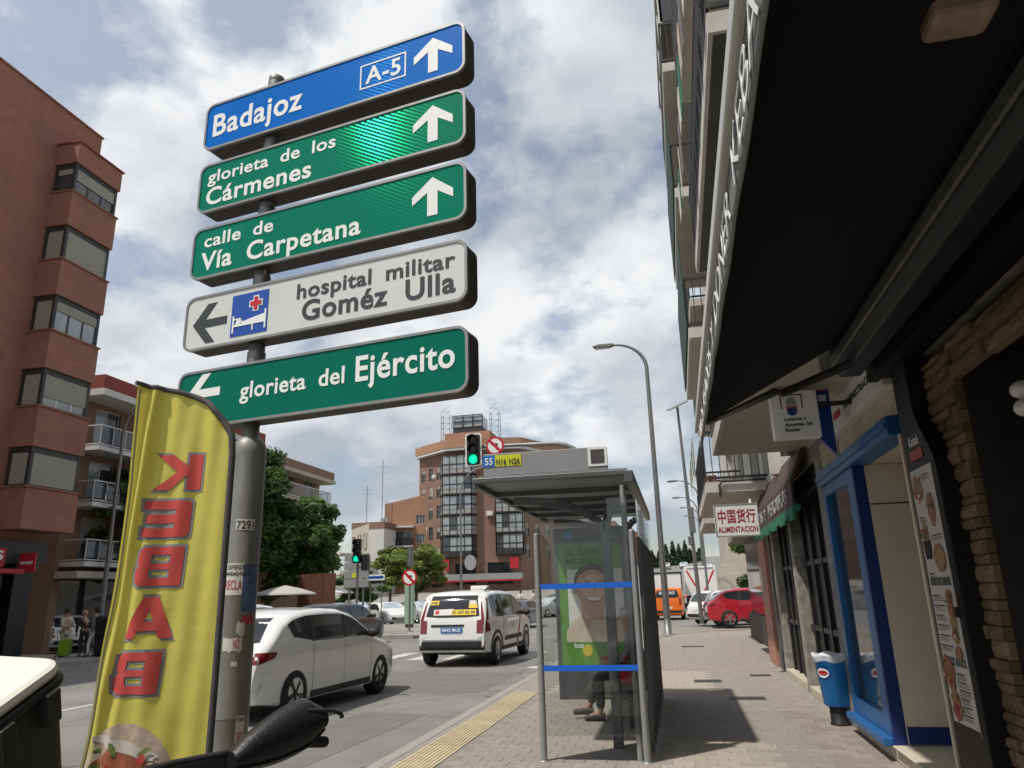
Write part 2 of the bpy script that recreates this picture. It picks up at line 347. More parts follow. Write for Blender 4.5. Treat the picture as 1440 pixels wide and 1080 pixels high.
# tactile strip
tb = MB().box(.002, .398, .002, .398, -.012, .0015)
for k in range(8): tb.box(.02 + k * .046, .042 + k * .046, .002, .398, .0015, .007)
tme = tb.mesh('tactile_tile'); tme.materials.append(MATS['tactile'])
for k in range(16): link('tactile_tile', tme, pav, loc=(-2.76, 6.1 + .4 * k, RNG.uniform(-.001, .002)))
fill = MB().box(-2.85, -2.762, 5, 30, -.012, -.001).box(-2.762, -2.3, 12.5, 30, -.012, -.001)
fill.build('pavement_edge', 'paving', pav)
for x, y, w, h in ((.55, 11.6, .5, .32), (.1, 13.7, .45, .4), (1.1, 14.6, .35, .3), (-.1, 22, .6, .5)):
    mh = MB().box(x, x + w, y, y + h, -.006, .0035).build('manhole_cover', 'iron', pav)
# far side pavements
def slab(name, pts, dz=.13):
    mb = MB(); n = len(pts); v = [(x, y, gz(x, y) + dz) for x, y in pts] + [(x, y, gz(x, y) - .3) for x, y in pts]
    mb.add(v, [tuple(range(n))] + [(i, i + n, (i + 1) % n + n, (i + 1) % n) for i in range(n)])
    return tag(mb.build(name, 'paving_far'), kind='structure')
M('paving_far', (.27, .255, .235), .9, var=.15, vscale=2, bump=.2)
slab('pavement_far', [(-20, -6), (-20, 26), (-45, 26), (-45, -6)])
slab('pavement_far', [(-11.4, 31.0), (-10.8, 31.6), (-10.8, 44.5), (-45, 44.5), (-45, 34.5), (-22, 34.5), (-14, 31)])
slab('pavement_far', [(-14, 50.5), (-14, 100), (-45, 100), (-45, 50.5)], .15)
slab('pavement_far', [(1.6, 52), (14, 52), (14, 78), (1.6, 78)], .15)
kb = MB()
for k in range(13): link('kerbstone', kme, None, loc=(-10.95, 31.6 + k, .012)).update_tag()
for o in [o for o in COL.objects if o.name.startswith('kerbstone') and o.parent is None]:
    tag(o, kind='structure')
for k in range(8):
    o = link('kerbstone', kme, None, loc=(-11.2 - k, 31.0 - .02, .012), rz=rad(90)); tag(o, kind='structure')
# ------------------------------------------------------------------ direction sign post
M('sign_blue', (.0, .135, .52), .32, var=.05, vscale=2, spec=.12)
M('sign_green', (.0, .175, .105), .3, var=.06, vscale=2, spec=.12)
M('sign_green_dark', (.0, .14, .088), .32, var=.06, vscale=2, spec=.12)
M('sign_white', (.62, .63, .61), .35, var=.05, vscale=2)
M('sign_letter', (.80, .81, .80), .4, var=.04, vscale=20)
M('sign_ink', (.035, .042, .045), .5)
M('sign_rim', (.27, .27, .265), .45, metal=.55, var=.1, vscale=12)
M('sign_shell', (.055, .047, .041), .55, metal=.2, var=.15, vscale=6)
M('red_paint', (.50, .012, .02), .4, var=.06)
M('hosp_blue', (.008, .07, .36), .4)
def ridged(name, tint, mix):
    # prismatic sheeting: sun glint put in with tinted gloss on ridges tilted for it
    t = MATS[name].node_tree; b = t.nodes['Principled BSDF']; tcn = N(t, 'ShaderNodeTexCoord'); wv = N(t, 'ShaderNodeTexWave'); wv.wave_type = 'BANDS'; wv.bands_direction = 'Z'; wv.inputs['Scale'].default_value = 14; wv.inputs['Distortion'].default_value = 0
    dt = N(t, 'ShaderNodeVectorMath', operation='DOT_PRODUCT'); dt.inputs[1].default_value = (math.sin(rad(30.7)), 0, math.cos(rad(30.7))); L(t, tcn, 'Object', dt, 0); cz = N(t, 'ShaderNodeCombineXYZ'); L(t, dt, 'Value', cz, 2)
    L(t, cz, 0, wv, 'Vector'); bp = N(t, 'ShaderNodeBump'); bp.inputs['Strength'].default_value = 1; bp.inputs['Distance'].default_value = .0024; L(t, wv, 'Fac', bp, 'Height')
    gl = N(t, 'ShaderNodeBsdfGlossy'); gl.inputs[0].default_value = (*tint, 1); gl.inputs['Roughness'].default_value = .11; L(t, bp, 0, gl, 'Normal')
    mx = N(t, 'ShaderNodeMixShader'); mx.inputs[0].default_value = mix; L(t, b, 0, mx, 1); L(t, gl, 0, mx, 2); L(t, mx, 0, t.nodes['Material Output'], 0)
ridged('sign_green', (.02, .95, .35), .012); ridged('sign_blue', (.05, .4, .95), .0015); ridged('sign_green_dark', (.02, .9, .4), .004)
PX, PY = -2.482, 3.942
sp = thing('direction_sign', 'tall grey pole carrying five stacked direction boards, blue, green and white', 'road sign', (PX, PY, 0), math.atan2(-.17, .985))
pole = MB().lathe([(.0, -.02), (.16, -.02), (.16, .02), (.1, .03), (.1, .9), (.101, .905), (.1, .91), (.1, 1.66), (.1015, 1.665), (.1, 1.67), (.1, 2.36), (.1, 2.38), (.094, 2.42), (.07, 2.455), (.05, 2.47), (.05, 5.02), (.054, 5.03), (.054, 5.06), (.03, 5.075), (0, 5.08)], 28).build('pole', 'galv_pole', sp)
for z in (.9, 1.66): MB().lathe([(.1005, z - .004), (.1025, z), (.1005, z + .004)], 28).build('joint_band', 'galv', pole)
X0, X1, HB = -.525, 1.52, .375
def up_arrow(cx, z0, h, w):
    s = .034
    return [(cx - s, z0), (cx + s, z0), (cx + s, z0 + h * .62), (cx + w / 2, z0 + h * .36), (cx + w / 2, z0 + h * .58), (cx, z0 + h), (cx - w / 2, z0 + h * .58), (cx - w / 2, z0 + h * .36), (cx - s, z0 + h * .62)]
def left_arrow(x0, cz, w, h):
    s = .027
    return [(x0, cz), (x0 + .42 * w, cz + h / 2), (x0 + .68 * w, cz + h / 2), (x0 + .36 * w, cz + s), (x0 + w, cz + s), (x0 + w, cz - s), (x0 + .36 * w, cz - s), (x0 + .68 * w, cz - h / 2), (x0 + .42 * w, cz - h / 2)]
FY = -.1
def board(z0, face, label):
    z1 = z0 + HB
    b = MB().prism(rrect(X0 + .004, X1 - .004, z0 + .004, z1 - .004, .066), FY + .012, FY + .15).build('board', 'sign_shell', sp, bev=.004); b['label'] = label
    outer = rrect(X0, X1, z0, z1, .07); inner = rrect(X0 + .016, X1 - .016, z0 + .016, z1 - .016, .056); n = len(outer)
    v = [(x, FY, z) for x, z in outer] + [(x, FY, z) for x, z in inner] + [(x, FY + .02, z) for x, z in outer] + [(x, FY + .008, z) for x, z in inner]
    fs = []
    for i in range(n):
        j = (i + 1) % n; fs += [(i, j, n + j, n + i), (i, 2 * n + i, 2 * n + j, j), (n + i, n + j, 3 * n + j, 3 * n + i)]
    MB().add(v, fs).build('rim', 'sign_rim', b)
    MB().prism(rrect(X0 + .015, X1 - .015, z0 + .015, z1 - .015, .055), FY + .006, FY + .012).build('face', face, b)
    MB().cyl((0, .0, z1), (0, .0, z1 + .09), .056, n=20).build('clamp_sleeve', 'galv', b)
    return b
def letters(b, s, x0, x1, z, cap, mat='sign_letter', bold=.02): return text(s, mat, b, x0, x1, z, cap, FY + .0045, bold, ext=.0012)
def mark(b, poly, mat, name='symbol', y=0.): return MB().prism(poly, FY + .003 - y, FY + .0065 - y).build(name, mat, b)
Z = [4.552, 4.058, 3.563, 3.062, 2.545]
b = board(Z[0], 'sign_blue', 'blue board at the top of the stack')
letters(b, 'Badajoz', -.45, .315, Z[0] + .105, .17)
letters(b, 'A-5', .81, 1.07, Z[0] + .132, .12, bold=.018)
fr = MB(); fx0, fx1, fz0, fz1, q = .768, 1.108, Z[0] + .098, Z[0] + .282, .01
for r in ((fx0, fx1, fz0, fz0 + q), (fx0, fx1, fz1 - q, fz1), (fx0, fx0 + q, fz0 + q, fz1 - q), (fx1 - q, fx1, fz0 + q, fz1 - q)): fr.box(r[0], r[1], FY + .0035, FY + .0065, r[2], r[3])
fr.build('number_frame', 'sign_letter', b)
mark(b, up_arrow(1.3, Z[0] + .065, .25, .27), 'sign_letter', 'arrow')
b = board(Z[1], 'sign_green', 'second board, green, under the blue one')
letters(b, 'glorieta  de  los', -.45, .60, Z[1] + .225, .09, bold=.018); letters(b, 'Cármenes', -.45, .42, Z[1] + .055, .125)
mark(b, up_arrow(1.3, Z[1] + .065, .25, .27), 'sign_letter', 'arrow')
b = board(Z[2], 'sign_green', 'middle board, green, above the white one')
letters(b, 'calle  de', -.425, .145, Z[2] + .228, .09, bold=.018); letters(b, 'Vía  Carpetana', -.44, .81, Z[2] + .06, .125)
mark(b, up_arrow(1.3, Z[2] + .065, .25, .27), 'sign_letter', 'arrow')
b = board(Z[3], 'sign_white', 'white board with black lettering')
letters(b, 'hospital  militar', .365, 1.445, Z[3] + .215, .095, 'sign_ink', .018); letters(b, 'Goméz  Ulla', .41, 1.445, Z[3] + .065, .125, 'sign_ink')
mark(b, left_arrow(-.455, Z[3] + .175, .28, .27), 'sign_ink', 'arrow')
hp = mark(b, [(-.138, Z[3] + .045), (.148, Z[3] + .045), (.148, Z[3] + .325), (-.138, Z[3] + .325)], 'hosp_blue', 'hospital_panel')
zc_ = Z[3] + .245; xc_ = .055
def plus(a, w): return [(xc_ - w, zc_ - a), (xc_ + w, zc_ - a), (xc_ + w, zc_ - w), (xc_ + a, zc_ - w), (xc_ + a, zc_ + w), (xc_ + w, zc_ + w), (xc_ + w, zc_ + a), (xc_ - w, zc_ + a), (xc_ - w, zc_ + w), (xc_ - a, zc_ + w), (xc_ - a, zc_ - w), (xc_ - w, zc_ - w)]
mark(hp, plus(.052, .022), 'sign_letter', 'cross_edge', .003); mark(hp, plus(.043, .014), 'red_paint', 'cross', .006)
bed = MB(); zb = Z[3] + .068
for x0, x1, z0, z1 in ((-.218, -.208, zb, zb + .1), (-.012, -.002, zb, zb + .11), (-.208, -.012, zb + .035, zb + .047), (-.09, -.082, zb, zb + .035), (-.208, -.16, zb + .075, zb + .083), (-.168, -.16, zb + .047, zb + .083)): bed.box(x0, x1, FY - .001, FY + .0035, z0, z1)
bed.prism([(-.2, zb + .047), (-.012, zb + .047), (-.012, zb + .085), (-.1, zb + .07), (-.15, zb + .06), (-.17, zb + .075), (-.19, zb + .072)], FY - .001, FY + .0035)
bed.v = [(x * 1.22 + .143, y, zb + (z - zb) * 1.15) for x, y, z in bed.v]; bed.build('bed_symbol', 'sign_letter', hp)
b = board(Z[4], 'sign_green_dark', 'lowest board, dark green')
letters(b, 'glorieta  del', -.02, .735, Z[4] + .15, .10, bold=.018); letters(b, 'Ejército', .81, 1.44, Z[4] + .147, .145)
mark(b, left_arrow(-.44, Z[4] + .222, .26, .25), 'sign_letter', 'arrow')
# stickers wrapped on the pole (camera side)
M('sticker', (.62, .61, .58), .6, var=.12, vscale=40); M('sticker_red', (.45, .05, .07), .6, var=.2, vscale=60); M('sticker_blue', (.10, .13, .25), .6, var=.5, vscale=30)
A0 = math.atan2(-PY, -PX) - math.atan2(-.17, .985)          # direction from the pole to the camera in pole space
def sticker(a0, a1, z0, z1, mat, ragged=0., r=.1012, name='sticker'):
    n = 10; mb = MB(); rng = random.Random(int(z0 * 1000))
    lo = [z0 + ragged * rng.uniform(0, 1) for _ in range(n + 1)]; hi = [z1 - ragged * rng.uniform(0, 1) for _ in range(n + 1)]
    rows = [[(r * math.cos(A0 + a0 + (a1 - a0) * k / n), r * math.sin(A0 + a0 + (a1 - a0) * k / n), z) for k, z in enumerate(zz)] for zz in (lo, hi)]
    return mb.grid(rows).build(name, mat, pole)
def pole_text(s, parent, a0, a1, z, cap, mat, r=.1022, bold=.02):
    me, xa, xb, c, d = text_mesh(s, bold, 0); me = me.copy(); me.materials.clear(); me.materials.append(MATS[mat])
    for v in me.vertices:
        a = A0 + a0 + (a1 - a0) * (v.co.x - xa) / (xb - xa); v.co = (r * math.cos(a), r * math.sin(a), z + v.co.y * cap / .69)
    return link('lettering', me, parent)
s = sticker(-.45, .62, 1.905, 1.968, 'sticker'); pole_text('7291', s, -.4, .56, 1.912, .045, 'sign_ink', bold=.018)
s = sticker(-.95, .15, 1.545, 1.72, 'sticker'); pole_text('DEFIENDE TU', s, -.75, .55, 1.685, .024, 'sign_ink'); pole_text('SANIDAD PÚBLICA', s, -.9, .7, 1.65, .022, 'sign_ink'); pole_text('RECLA', s, -.85, .12, 1.575, .05, 'sticker_red', bold=.018)
sticker(.16, 1.1, 1.45, 1.72, 'sticker_blue', .012); sticker(.25, 1.0, 1.38, 1.44, 'sticker_red', .02)
s = sticker(-.7, .35, 1.235, 1.33, 'sticker', .02); pole_text('NO', s, -.12, .2, 1.26, .05, 'sticker_red', bold=.018); sticker(.0, .42, 1.32, 1.41, 'sticker', .03)
sticker(-.15, .15, 1.165, 1.195, 'sticker', .006)
s = sticker(.32, .85, .77, .92, 'sticker', .01); pole_text('CREA', s, .4, .8, .885, .018, 'sign_ink'); pole_text('SEO', s, .4, .75, .79, .04, 'sticker_red')
# ------------------------------------------------------------------ kebab flag
def flag_mat():
    m = bpy.data.materials.new('flag_cloth'); m.use_nodes = True; t = m.node_tree; b = t.nodes['Principled BSDF']; MATS['flag_cloth'] = m
    b.inputs['Base Color'].default_value = (.72, .65, .13, 1); b.inputs['Roughness'].default_value = .75
    tr = N(t, 'ShaderNodeBsdfTranslucent'); tr.inputs[0].default_value = (.72, .64, .12, 1)
    mx = N(t, 'ShaderNodeMixShader'); mx.inputs[0].default_value = .35; o = t.nodes['Material Output']
    L(t, b, 0, mx, 1); L(t, tr, 0, mx, 2); L(t, mx, 0, o, 0)
    tcn = N(t, 'ShaderNodeTexCoord'); nz = N(t, 'ShaderNodeTexNoise'); nz.inputs['Scale'].default_value = 7; nz.inputs['Detail'].default_value = 6
    bp = N(t, 'ShaderNodeBump'); bp.inputs['Strength'].default_value = .25; bp.inputs['Distance'].default_value = .03; L(t, tcn, 'Object', nz, 'Vector'); L(t, nz, 0, bp, 'Height'); L(t, bp, 0, b, 'Normal')
flag_mat()
M('flag_sleeve', (.07, .066, .068), .85, var=.15, vscale=10); M('flag_red', (.52, .065, .055), .8, var=.08, vscale=10); M('flag_outline', (.24, .235, .23), .85)
M('wrap_bread', (.46, .36, .27), .85, var=.25, vscale=25); M('wrap_meat', (.33, .10, .05), .85, var=.4, vscale=40); M('wrap_lettuce', (.17, .24, .06), .85, var=.45, vscale=40); M('wrap_sauce', (.55, .50, .43), .85, var=.1)
FB = Vector((-2.0, 3.05, 0)); fl = thing('feather_flag', 'yellow feather flag with red mirrored letters beside the sign pole', 'flag', FB)
U = Vector((-.98, -.2, 0)).normalized(); NRM = Vector((.2, -.98, 0)).normalized()   # leftwards along the cloth; towards the camera
def fwidth(z): return float(np.interp(z, [.3, .85, 1.5, 2.05, 2.6], [.62, .572, .512, .474, .46]))
def ftop(s): return float(np.interp(s, [-.1, 0, .04, .09, .14, .2, .3, .45, .69, 1, 1.2], [2.19, 2.22, 2.265, 2.305, 2.335, 2.37, 2.42, 2.455, 2.49, 2.515, 2.52]))
def flag_pt(s, t, off=0.):
    """s: 0 at the pole .. 1 at the free edge, t: 0 bottom .. 1 top"""
    z = .35 + (ftop(s) - .35) * t; w = fwidth(z)
    d = .018 * math.sin(7.5 * s + 2.2 * (2.4 - z) + .6) * (.25 + s) + .010 * math.sin(17 * s - 6.5 * (z - 1) + 1.2 * math.sin(3 * z)) * min(1, s * 2.2) + .004 * math.sin(31 * s + 3 * z)
    d += .05 * max(0, s - .72) * math.sin(38 * (s - .72) + 1.2 * z) * 2.2
    return U * (s * w) + NRM * (d + off) + Vector((0, 0, z))
fmb = MB(); fmb.grid([[flag_pt(s, t) for s in np.linspace(0.035, 1, 90)] for t in np.linspace(0, 1, 110)])
cloth = fmb.build('cloth', 'flag_cloth', fl)
sl = MB(); sl.tube([flag_pt(0.012, t) - Vector((0, 0, 0)) for t in np.linspace(-.02, .965, 30)] + [flag_pt(s, 1.0) + Vector((0, 0, .008)) for s in np.linspace(.03, 1.02, 24)], [.015] * 30 + [.016 - .005 * k / 24 for k in range(24)], 12)
sl.build('sleeve', 'flag_sleeve', fl)
MB().tube([flag_pt(.014, 0) + Vector((0, 0, -.37)), flag_pt(.014, 0)], .014).build('mast', 'dark_metal', fl)
MB().cbox((0, 0, .02), (.45, .45, .04)).build('base', 'dark_metal', fl, bev=.01)
hem = MB().tube([flag_pt(.985, t, .002) for t in np.linspace(0, .99, 50)], .004, 6).build('hem', 'flag_outline', fl)
def drape(verts2d, name, mat, off, cell=.02):
    """flat 2-D mesh (x along the cloth 0..1 fractions in metres from the pole, z) laid on the cloth"""
    bm = bmesh.new()
    for poly in verts2d: bm.faces.new([bm.verts.new((x, 0, z)) for x, z in poly])
    x0, x1 = min(v.co.x for v in bm.verts), max(v.co.x for v in bm.verts); z0, z1 = min(v.co.z for v in bm.verts), max(v.co.z for v in bm.verts)
    for a in np.arange(x0 + cell, x1, cell): bmesh.ops.bisect_plane(bm, geom=bm.verts[:] + bm.edges[:] + bm.faces[:], plane_co=(a, 0, 0), plane_no=(1, 0, 0))
    for a in np.arange(z0 + cell, z1, cell): bmesh.ops.bisect_plane(bm, geom=bm.verts[:] + bm.edges[:] + bm.faces[:], plane_co=(0, 0, a), plane_no=(0, 0, 1))
    for v in bm.verts:
        z = v.co.z; s = v.co.x / fwidth(z); v.co = flag_pt(s, (z - .35) / (ftop(s) - .35), off)
    me = bpy.data.meshes.new(name); bm.to_mesh(me); bm.free(); me.materials.append(MATS[mat]); [setattr(p, 'use_smooth', True) for p in me.polygons]
    return link(name, me, cloth)
def inside_poly(p, poly):
    r = False; j = len(poly) - 1
    for i in range(len(poly)):
        if (poly[i][1] > p[1]) != (poly[j][1] > p[1]) and p[0] < (poly[j][0] - poly[i][0]) * (p[1] - poly[i][1]) / (poly[j][1] - poly[i][1]) + poly[i][0]: r = not r
        j = i
    return r
# letters as strips of polygons in a unit cell (x 0..1 seen from the printed side, z 0..1)
GLY = {'K': [[(0, 0), (.3, 0), (.3, 1), (0, 1)], [(.3, .42), (.7, 0), (1.05, 0), (.55, .52)], [(.3, .42), (.55, .52), (1.05, 1), (.7, 1), (.3, .68)]],
       'E': [[(0, .08), (.08, 0), (.32, 0), (.32, 1), (.08, 1), (0, .92)], [(.32, 0), (1, 0), (1, .24), (.32, .24)], [(.32, .38), (.95, .38), (.95, .62), (.32, .62)], [(.32, .76), (1, .76), (1, 1), (.32, 1)]],
       'B': [[(0, 0), (.28, 0), (.28, 1), (0, 1)], [(.28, 0), (.85, 0), (.98, .1), (.7, .2), (.28, .2)], [(.28, .42), (.72, .42), (.9, .5), (.72, .58), (.28, .58)], [(.28, .8), (.68, .8), (.94, .9), (.82, 1), (.28, 1)], [(.7, .2), (.98, .1), (1, .4), (.9, .5), (.72, .42)], [(.72, .58), (.9, .5), (.97, .6), (.94, .9), (.68, .8)]],
       'A': [[(0, 0), (.27, 0), (.62, 1), (.36, 1)], [(.73, 0), (1, 0), (.64, 1), (.4, 1)], [(.25, .18), (.75, .18), (.66, .4), (.34, .4)]]}
# each letter: centre (distance from pole edge, z), size; the print shows through mirrored
for ch, cx, z0, w, h in (('K', .25, 2.015, .205, .165), ('E', .285, 1.80, .205, .165), ('B', .295, 1.585, .2, .17), ('A', .315, 1.362, .21, .175), ('B', .352, 1.135, .205, .17)):
    def place(polys, g, z0=z0, cx=cx, w=w, h=h):
        res = []
        for poly in polys:
            c = (sum(p[0] for p in poly) / len(poly), sum(p[1] for p in poly) / len(poly)); q = []
            for x, z in poly:
                dx_, dz_ = x - c[0], z - c[1]; gx = g / w * (1 if dx_ > 0 else -1); gz2 = g / h * (1 if dz_ > 0 else -1)
                q.append((cx - w / 2 + (x + gx) * w + .03 * (z - .5) * h * -1, z0 + (z + gz2) * h))
            res.append(q)
        return res
    o = drape(place(GLY[ch], .012), 'letter_outline', 'flag_outline', .003); drape(place(GLY[ch], 0), 'letter', 'flag_red', .006)
def blob(cx, cz, rx, rz, n=18, rot=0., jag=0.):
    return [[(cx + math.cos(a) * rx * (1 + jag * random.uniform(-1, 1)) * math.cos(rot) - math.sin(a) * rz * math.sin(rot), cz + math.cos(a) * rx * math.sin(rot) + math.sin(a) * rz * (1 + jag * random.uniform(-1, 1)) * math.cos(rot)) for a in np.linspace(0, 2 * math.pi, n, endpoint=False)]]
drape(blob(.36, .83, .20, .19, rot=.35), 'wrap_picture', 'wrap_bread', .003)
drape(blob(.38, .77, .17, .14, rot=.3, jag=.15), 'wrap_picture', 'wrap_meat', .005)
for k in range(22): drape(blob(random.uniform(.25, .5), random.uniform(.7, .92), random.uniform(.015, .035), random.uniform(.008, .02), 9, random.uniform(0, 3), .3), 'wrap_picture', random.choice(['wrap_lettuce', 'wrap_sauce', 'flag_red', 'wrap_lettuce']), .007 + .0006 * k)
drape(blob(.36, .925, .15, .025, rot=.3, jag=.2), 'wrap_picture', 'wrap_sauce', .0065)
# ------------------------------------------------------------------ scooters (only their tops reach into the picture)
M('scooter_black', (.012, .012, .013), .35, var=.2, vscale=12, bump=.08, bscale=60, coat=.2); M('seat_vinyl', (.011, .011, .012), .42, bump=.25, bscale=90)
M('box_lid', (.78, .76, .66), .35, var=.04); M('box_body', (.022, .021, .018), .55, var=.2, vscale=8, bump=.15)
def wheel_mb(r, w, n=28): return MB().lathe([(r * .62, -w / 2), (r * .9, -w / 2), (r, -w * .28), (r, w * .28), (r * .9, w / 2), (r * .62, w / 2), (r * .62, -w / 2)], n)
def lay(me_ob, rot): me_ob.rotation_euler = rot; return me_ob
def scooter(label, loc, rz, handle=True):
    t = thing('scooter', label, 'scooter', loc, rz, 'scooters parked by the sign pole')       # front is +y
    for y in (-.62, .68):
        w = wheel_mb(.24, .11).build('tyre', 'rubber', t); w.rotation_euler = (0, math.pi / 2, 0); w.location = (0, y, .24)
        h = MB().lathe([(.15, -.03), (.13, -.02), (.04, -.03), (0, -.03)], 18).lathe([(.15, .03), (.13, .02), (.04, .03), (0, .03)], 18).build('hub', 'steel_rim', w)
    prof = [(-.78, .50), (-.75, .62), (-.5, .70), (-.05, .70), (.05, .60), (.12, .32), (.45, .30), (.55, .55), (.62, .98), (.70, .98), (.72, .6), (.62, .42), (.5, .2), (-.2, .2), (-.4, .4)]
    MB().prism(prof, -.15, .15, 'x').build('body', 'scooter_black', t, bev=.05)
    rows = []
    for k in range(17):
        u = k / 16; y = -.78 + .80 * u; z = .80 + .075 * math.cos(math.pi * min(1, u * 1.25)) - (.05 if u > .9 else 0) * (u - .9) * 10; w = .135 * math.sin(math.pi * min(.93, max(.12, u * .8 + .16))) ** .5
        rows.append([(w * math.cos(a), y, z - .15 + (.15 if math.sin(a) > 0 else .03) * (abs(math.sin(a)) ** .7) * (1 if math.sin(a) > 0 else -1)) for a in np.linspace(0, 2 * math.pi, 21)])
    sm = MB().grid(rows); sm.add(rows[0][:-1], [tuple(range(20))], True); sm.add(rows[-1][:-1], [tuple(reversed(range(20)))], True)
    seat = sm.build('seat', 'seat_vinyl', t)
    MB().tube([(r[20][0] * 1.0 + .004, r[20][1], r[20][2] + .012) for r in rows], .005, 6).tube([(r[10][0] - .004, r[10][1], r[10][2] + .012) for r in rows], .005, 6).build('piping', 'scooter_black', seat)
    MB().tube([(-.1, -.60, .78), (-.15, -.80, .82), (-.12, -.92, .86), (0, -.95, .87), (.12, -.92, .86), (.15, -.80, .82), (.1, -.60, .78)], .016, 10).build('grab_rail', 'scooter_black', t)
    if handle:
        MB().tube([(-.33, .52, .995), (-.2, .55, 1.0), (0, .6, .99), (.2, .55, 1.03), (.33, .52, 1.04)], .016, 10).build('handlebar', 'dark_metal', t)
        for s in (-1, 1):
            MB().tube([(s * .26, .535, 1.0), (s * .39, .505, .985)], [.02, .021], 12).ball((s * .39, .505, .985), .021).build('grip', 'rubber', t)
            MB().tube([(s * .2, .6, 1.0), (s * .3, .62, .98), (s * .38, .60, .96)], .007, 8).build('brake_lever', 'dark_metal', t)
        MB().ball((0, .70, .74), (.1, .08, .1)).build('headlight', 'glass_dark', t)
    MB().bar((-.12, -.1, .2), (-.22, -.2, .0), .025).build('side_stand', 'dark_metal', t)
    return t
sc1 = scooter('black scooter with a padded muff on its handlebar in front of the sign pole', (-1.15, 2.36, -.02), rad(63.4))
rows = []
for k in range(15):
    u = k / 14; x = .02 + .36 * u; zc_, rz_, ry_ = .975 + .095 * u, (.03 + .068 * math.sin(min(1, u * 1.15) * 1.9) ** .8) * (1 if u < .85 else (1 - (u - .85) * 3.2)), .045 + .05 * u
    rows.append([(x, .56 + ry_ * math.cos(a), zc_ + rz_ * math.sin(a)) for a in np.linspace(0, 2 * math.pi, 25)])
mf = MB().grid(rows); mf.add(rows[-1][:-1], [tuple(range(24))], True); mf.add(rows[0][:-1], [tuple(range(24))], True)
muff = mf.build('handlebar_muff', 'seat_vinyl', sc1)
MB().tube([(r[15][0], r[15][1] - .004, r[15][2]) for r in rows], .006, 6).build('piping', 'scooter_black', muff)
MB().tube([(.3, .50, 1.11), (.4, .47, 1.1), (.435, .46, 1.085), (.44, .46, 1.07)], [.009, .008, .009, .01], 8).build('brake_lever', 'dark_metal', sc1)
sc2 = scooter('dark delivery scooter carrying a white lidded top box', (-2.92, 2.2, 0), rad(97))
tb_ = thing('delivery_box', 'scooter delivery box with white lid and black body', 'box', (-2.30, 2.17, .88), rad(10)); tb_.rotation_euler = (rad(22), rad(4), rad(10))
MB().prism(rrect(-.23, .23, -.21, .21, .07), 0, .36, 'z').build('body', 'box_body', tb_, bev=.02)
MB().prism(rrect(-.245, .245, -.225, .225, .08), .355, .385, 'z').build('lid_rim', 'box_body', tb_, bev=.01)
MB().prism(rrect(-.235, .235, -.215, .215, .08), .385, .43, 'z').build('lid', 'box_lid', tb_, bev=.03)
for y in (-.1, .1): MB().box(.225, .265, y - .03, y + .03, .26, .37).build('latch', 'box_body', tb_, bev=.006)
MB().box(-.2, .2, -.2, .2, -.06, -.002).build('rack_plate', 'dark_metal', tb_, bev=.01)
# ------------------------------------------------------------------ bus shelter
M('shelter_grey', (.13, .135, .135), .42, metal=.5, var=.08, vscale=6); M('shelter_light', (.34, .345, .34), .4, metal=.5, var=.06)
M('shelter_dark', (.05, .052, .052), .45, metal=.3); M('stripe_blue', (.01, .13, .62), .5); M('plate_blue', (.02, .17, .50), .4); M('plate_yellow', (.62, .62, .03), .4); M('sign_panel_grey', (.27, .275, .28), .5, var=.06, vscale=2)
M('frost', (.55, .57, .57), .6)
SH = thing('bus_shelter', 'grey metal and glass bus shelter with blue stripes across its end', 'bus shelter', (0, 0, 0))
XL, XR, YN, YF = -2.05, -.42, 7.5, 11.75
def post(x, y, z0, z1, r=.032, name='post', mat='shelter_light'):
    return MB().cyl((x, y, z0), (x, y, z1), r, n=16).build(name, mat, SH)
post(-1.385, 7.47, 0, 2.09); post(-.425, 7.47, 0, 2.08); post(-.49, 7.52, 0, 2.55, .03)
for x in (-1.385, -.425): MB().lathe([(.032, 2.08), (.034, 2.085), (.02, 2.1), (0, 2.102)], 16, (x, 7.47, 0)).build('post_cap', 'shelter_light', SH); MB().lathe([(.055, 0), (.055, .006), (.034, .01)], 16, (x, 7.47, 0)).build('post_foot', 'shelter_light', SH)
gl = MB().box(-1.345, -.46, 7.464, 7.474, .22, 2.42).build('end_pane', 'clear_glass', SH)
for z in (1.575, .815): MB().box(-1.36, -.45, 7.454, 7.463, z - .026, z + .026).build('safety_stripe', 'stripe_blue', gl)
for k in range(9):
    y = 7.95 + .475 * k
    MB().box(-.408, -.372, y - .018, y + .018, 0, 2.06).build('back_post', 'shelter_grey', SH)
    if k < 8:
        p = MB().box(-.395, -.387, y + .022, y + .453, .12, 2.03).build('back_pane', 'smoke_glass', SH)
        MB().box(-.41, -.372, y + .021, y + .454, .08, .12).build('pane_rail', 'shelter_dark', p); MB().box(-.41, -.372, y + .021, y + .454, 2.03, 2.06).build('pane_rail', 'shelter_dark', p)
        MB().box(-.394, -.388, y + .03, y + .445, 2.065, 2.47).build('upper_pane', 'clear_glass', SH)
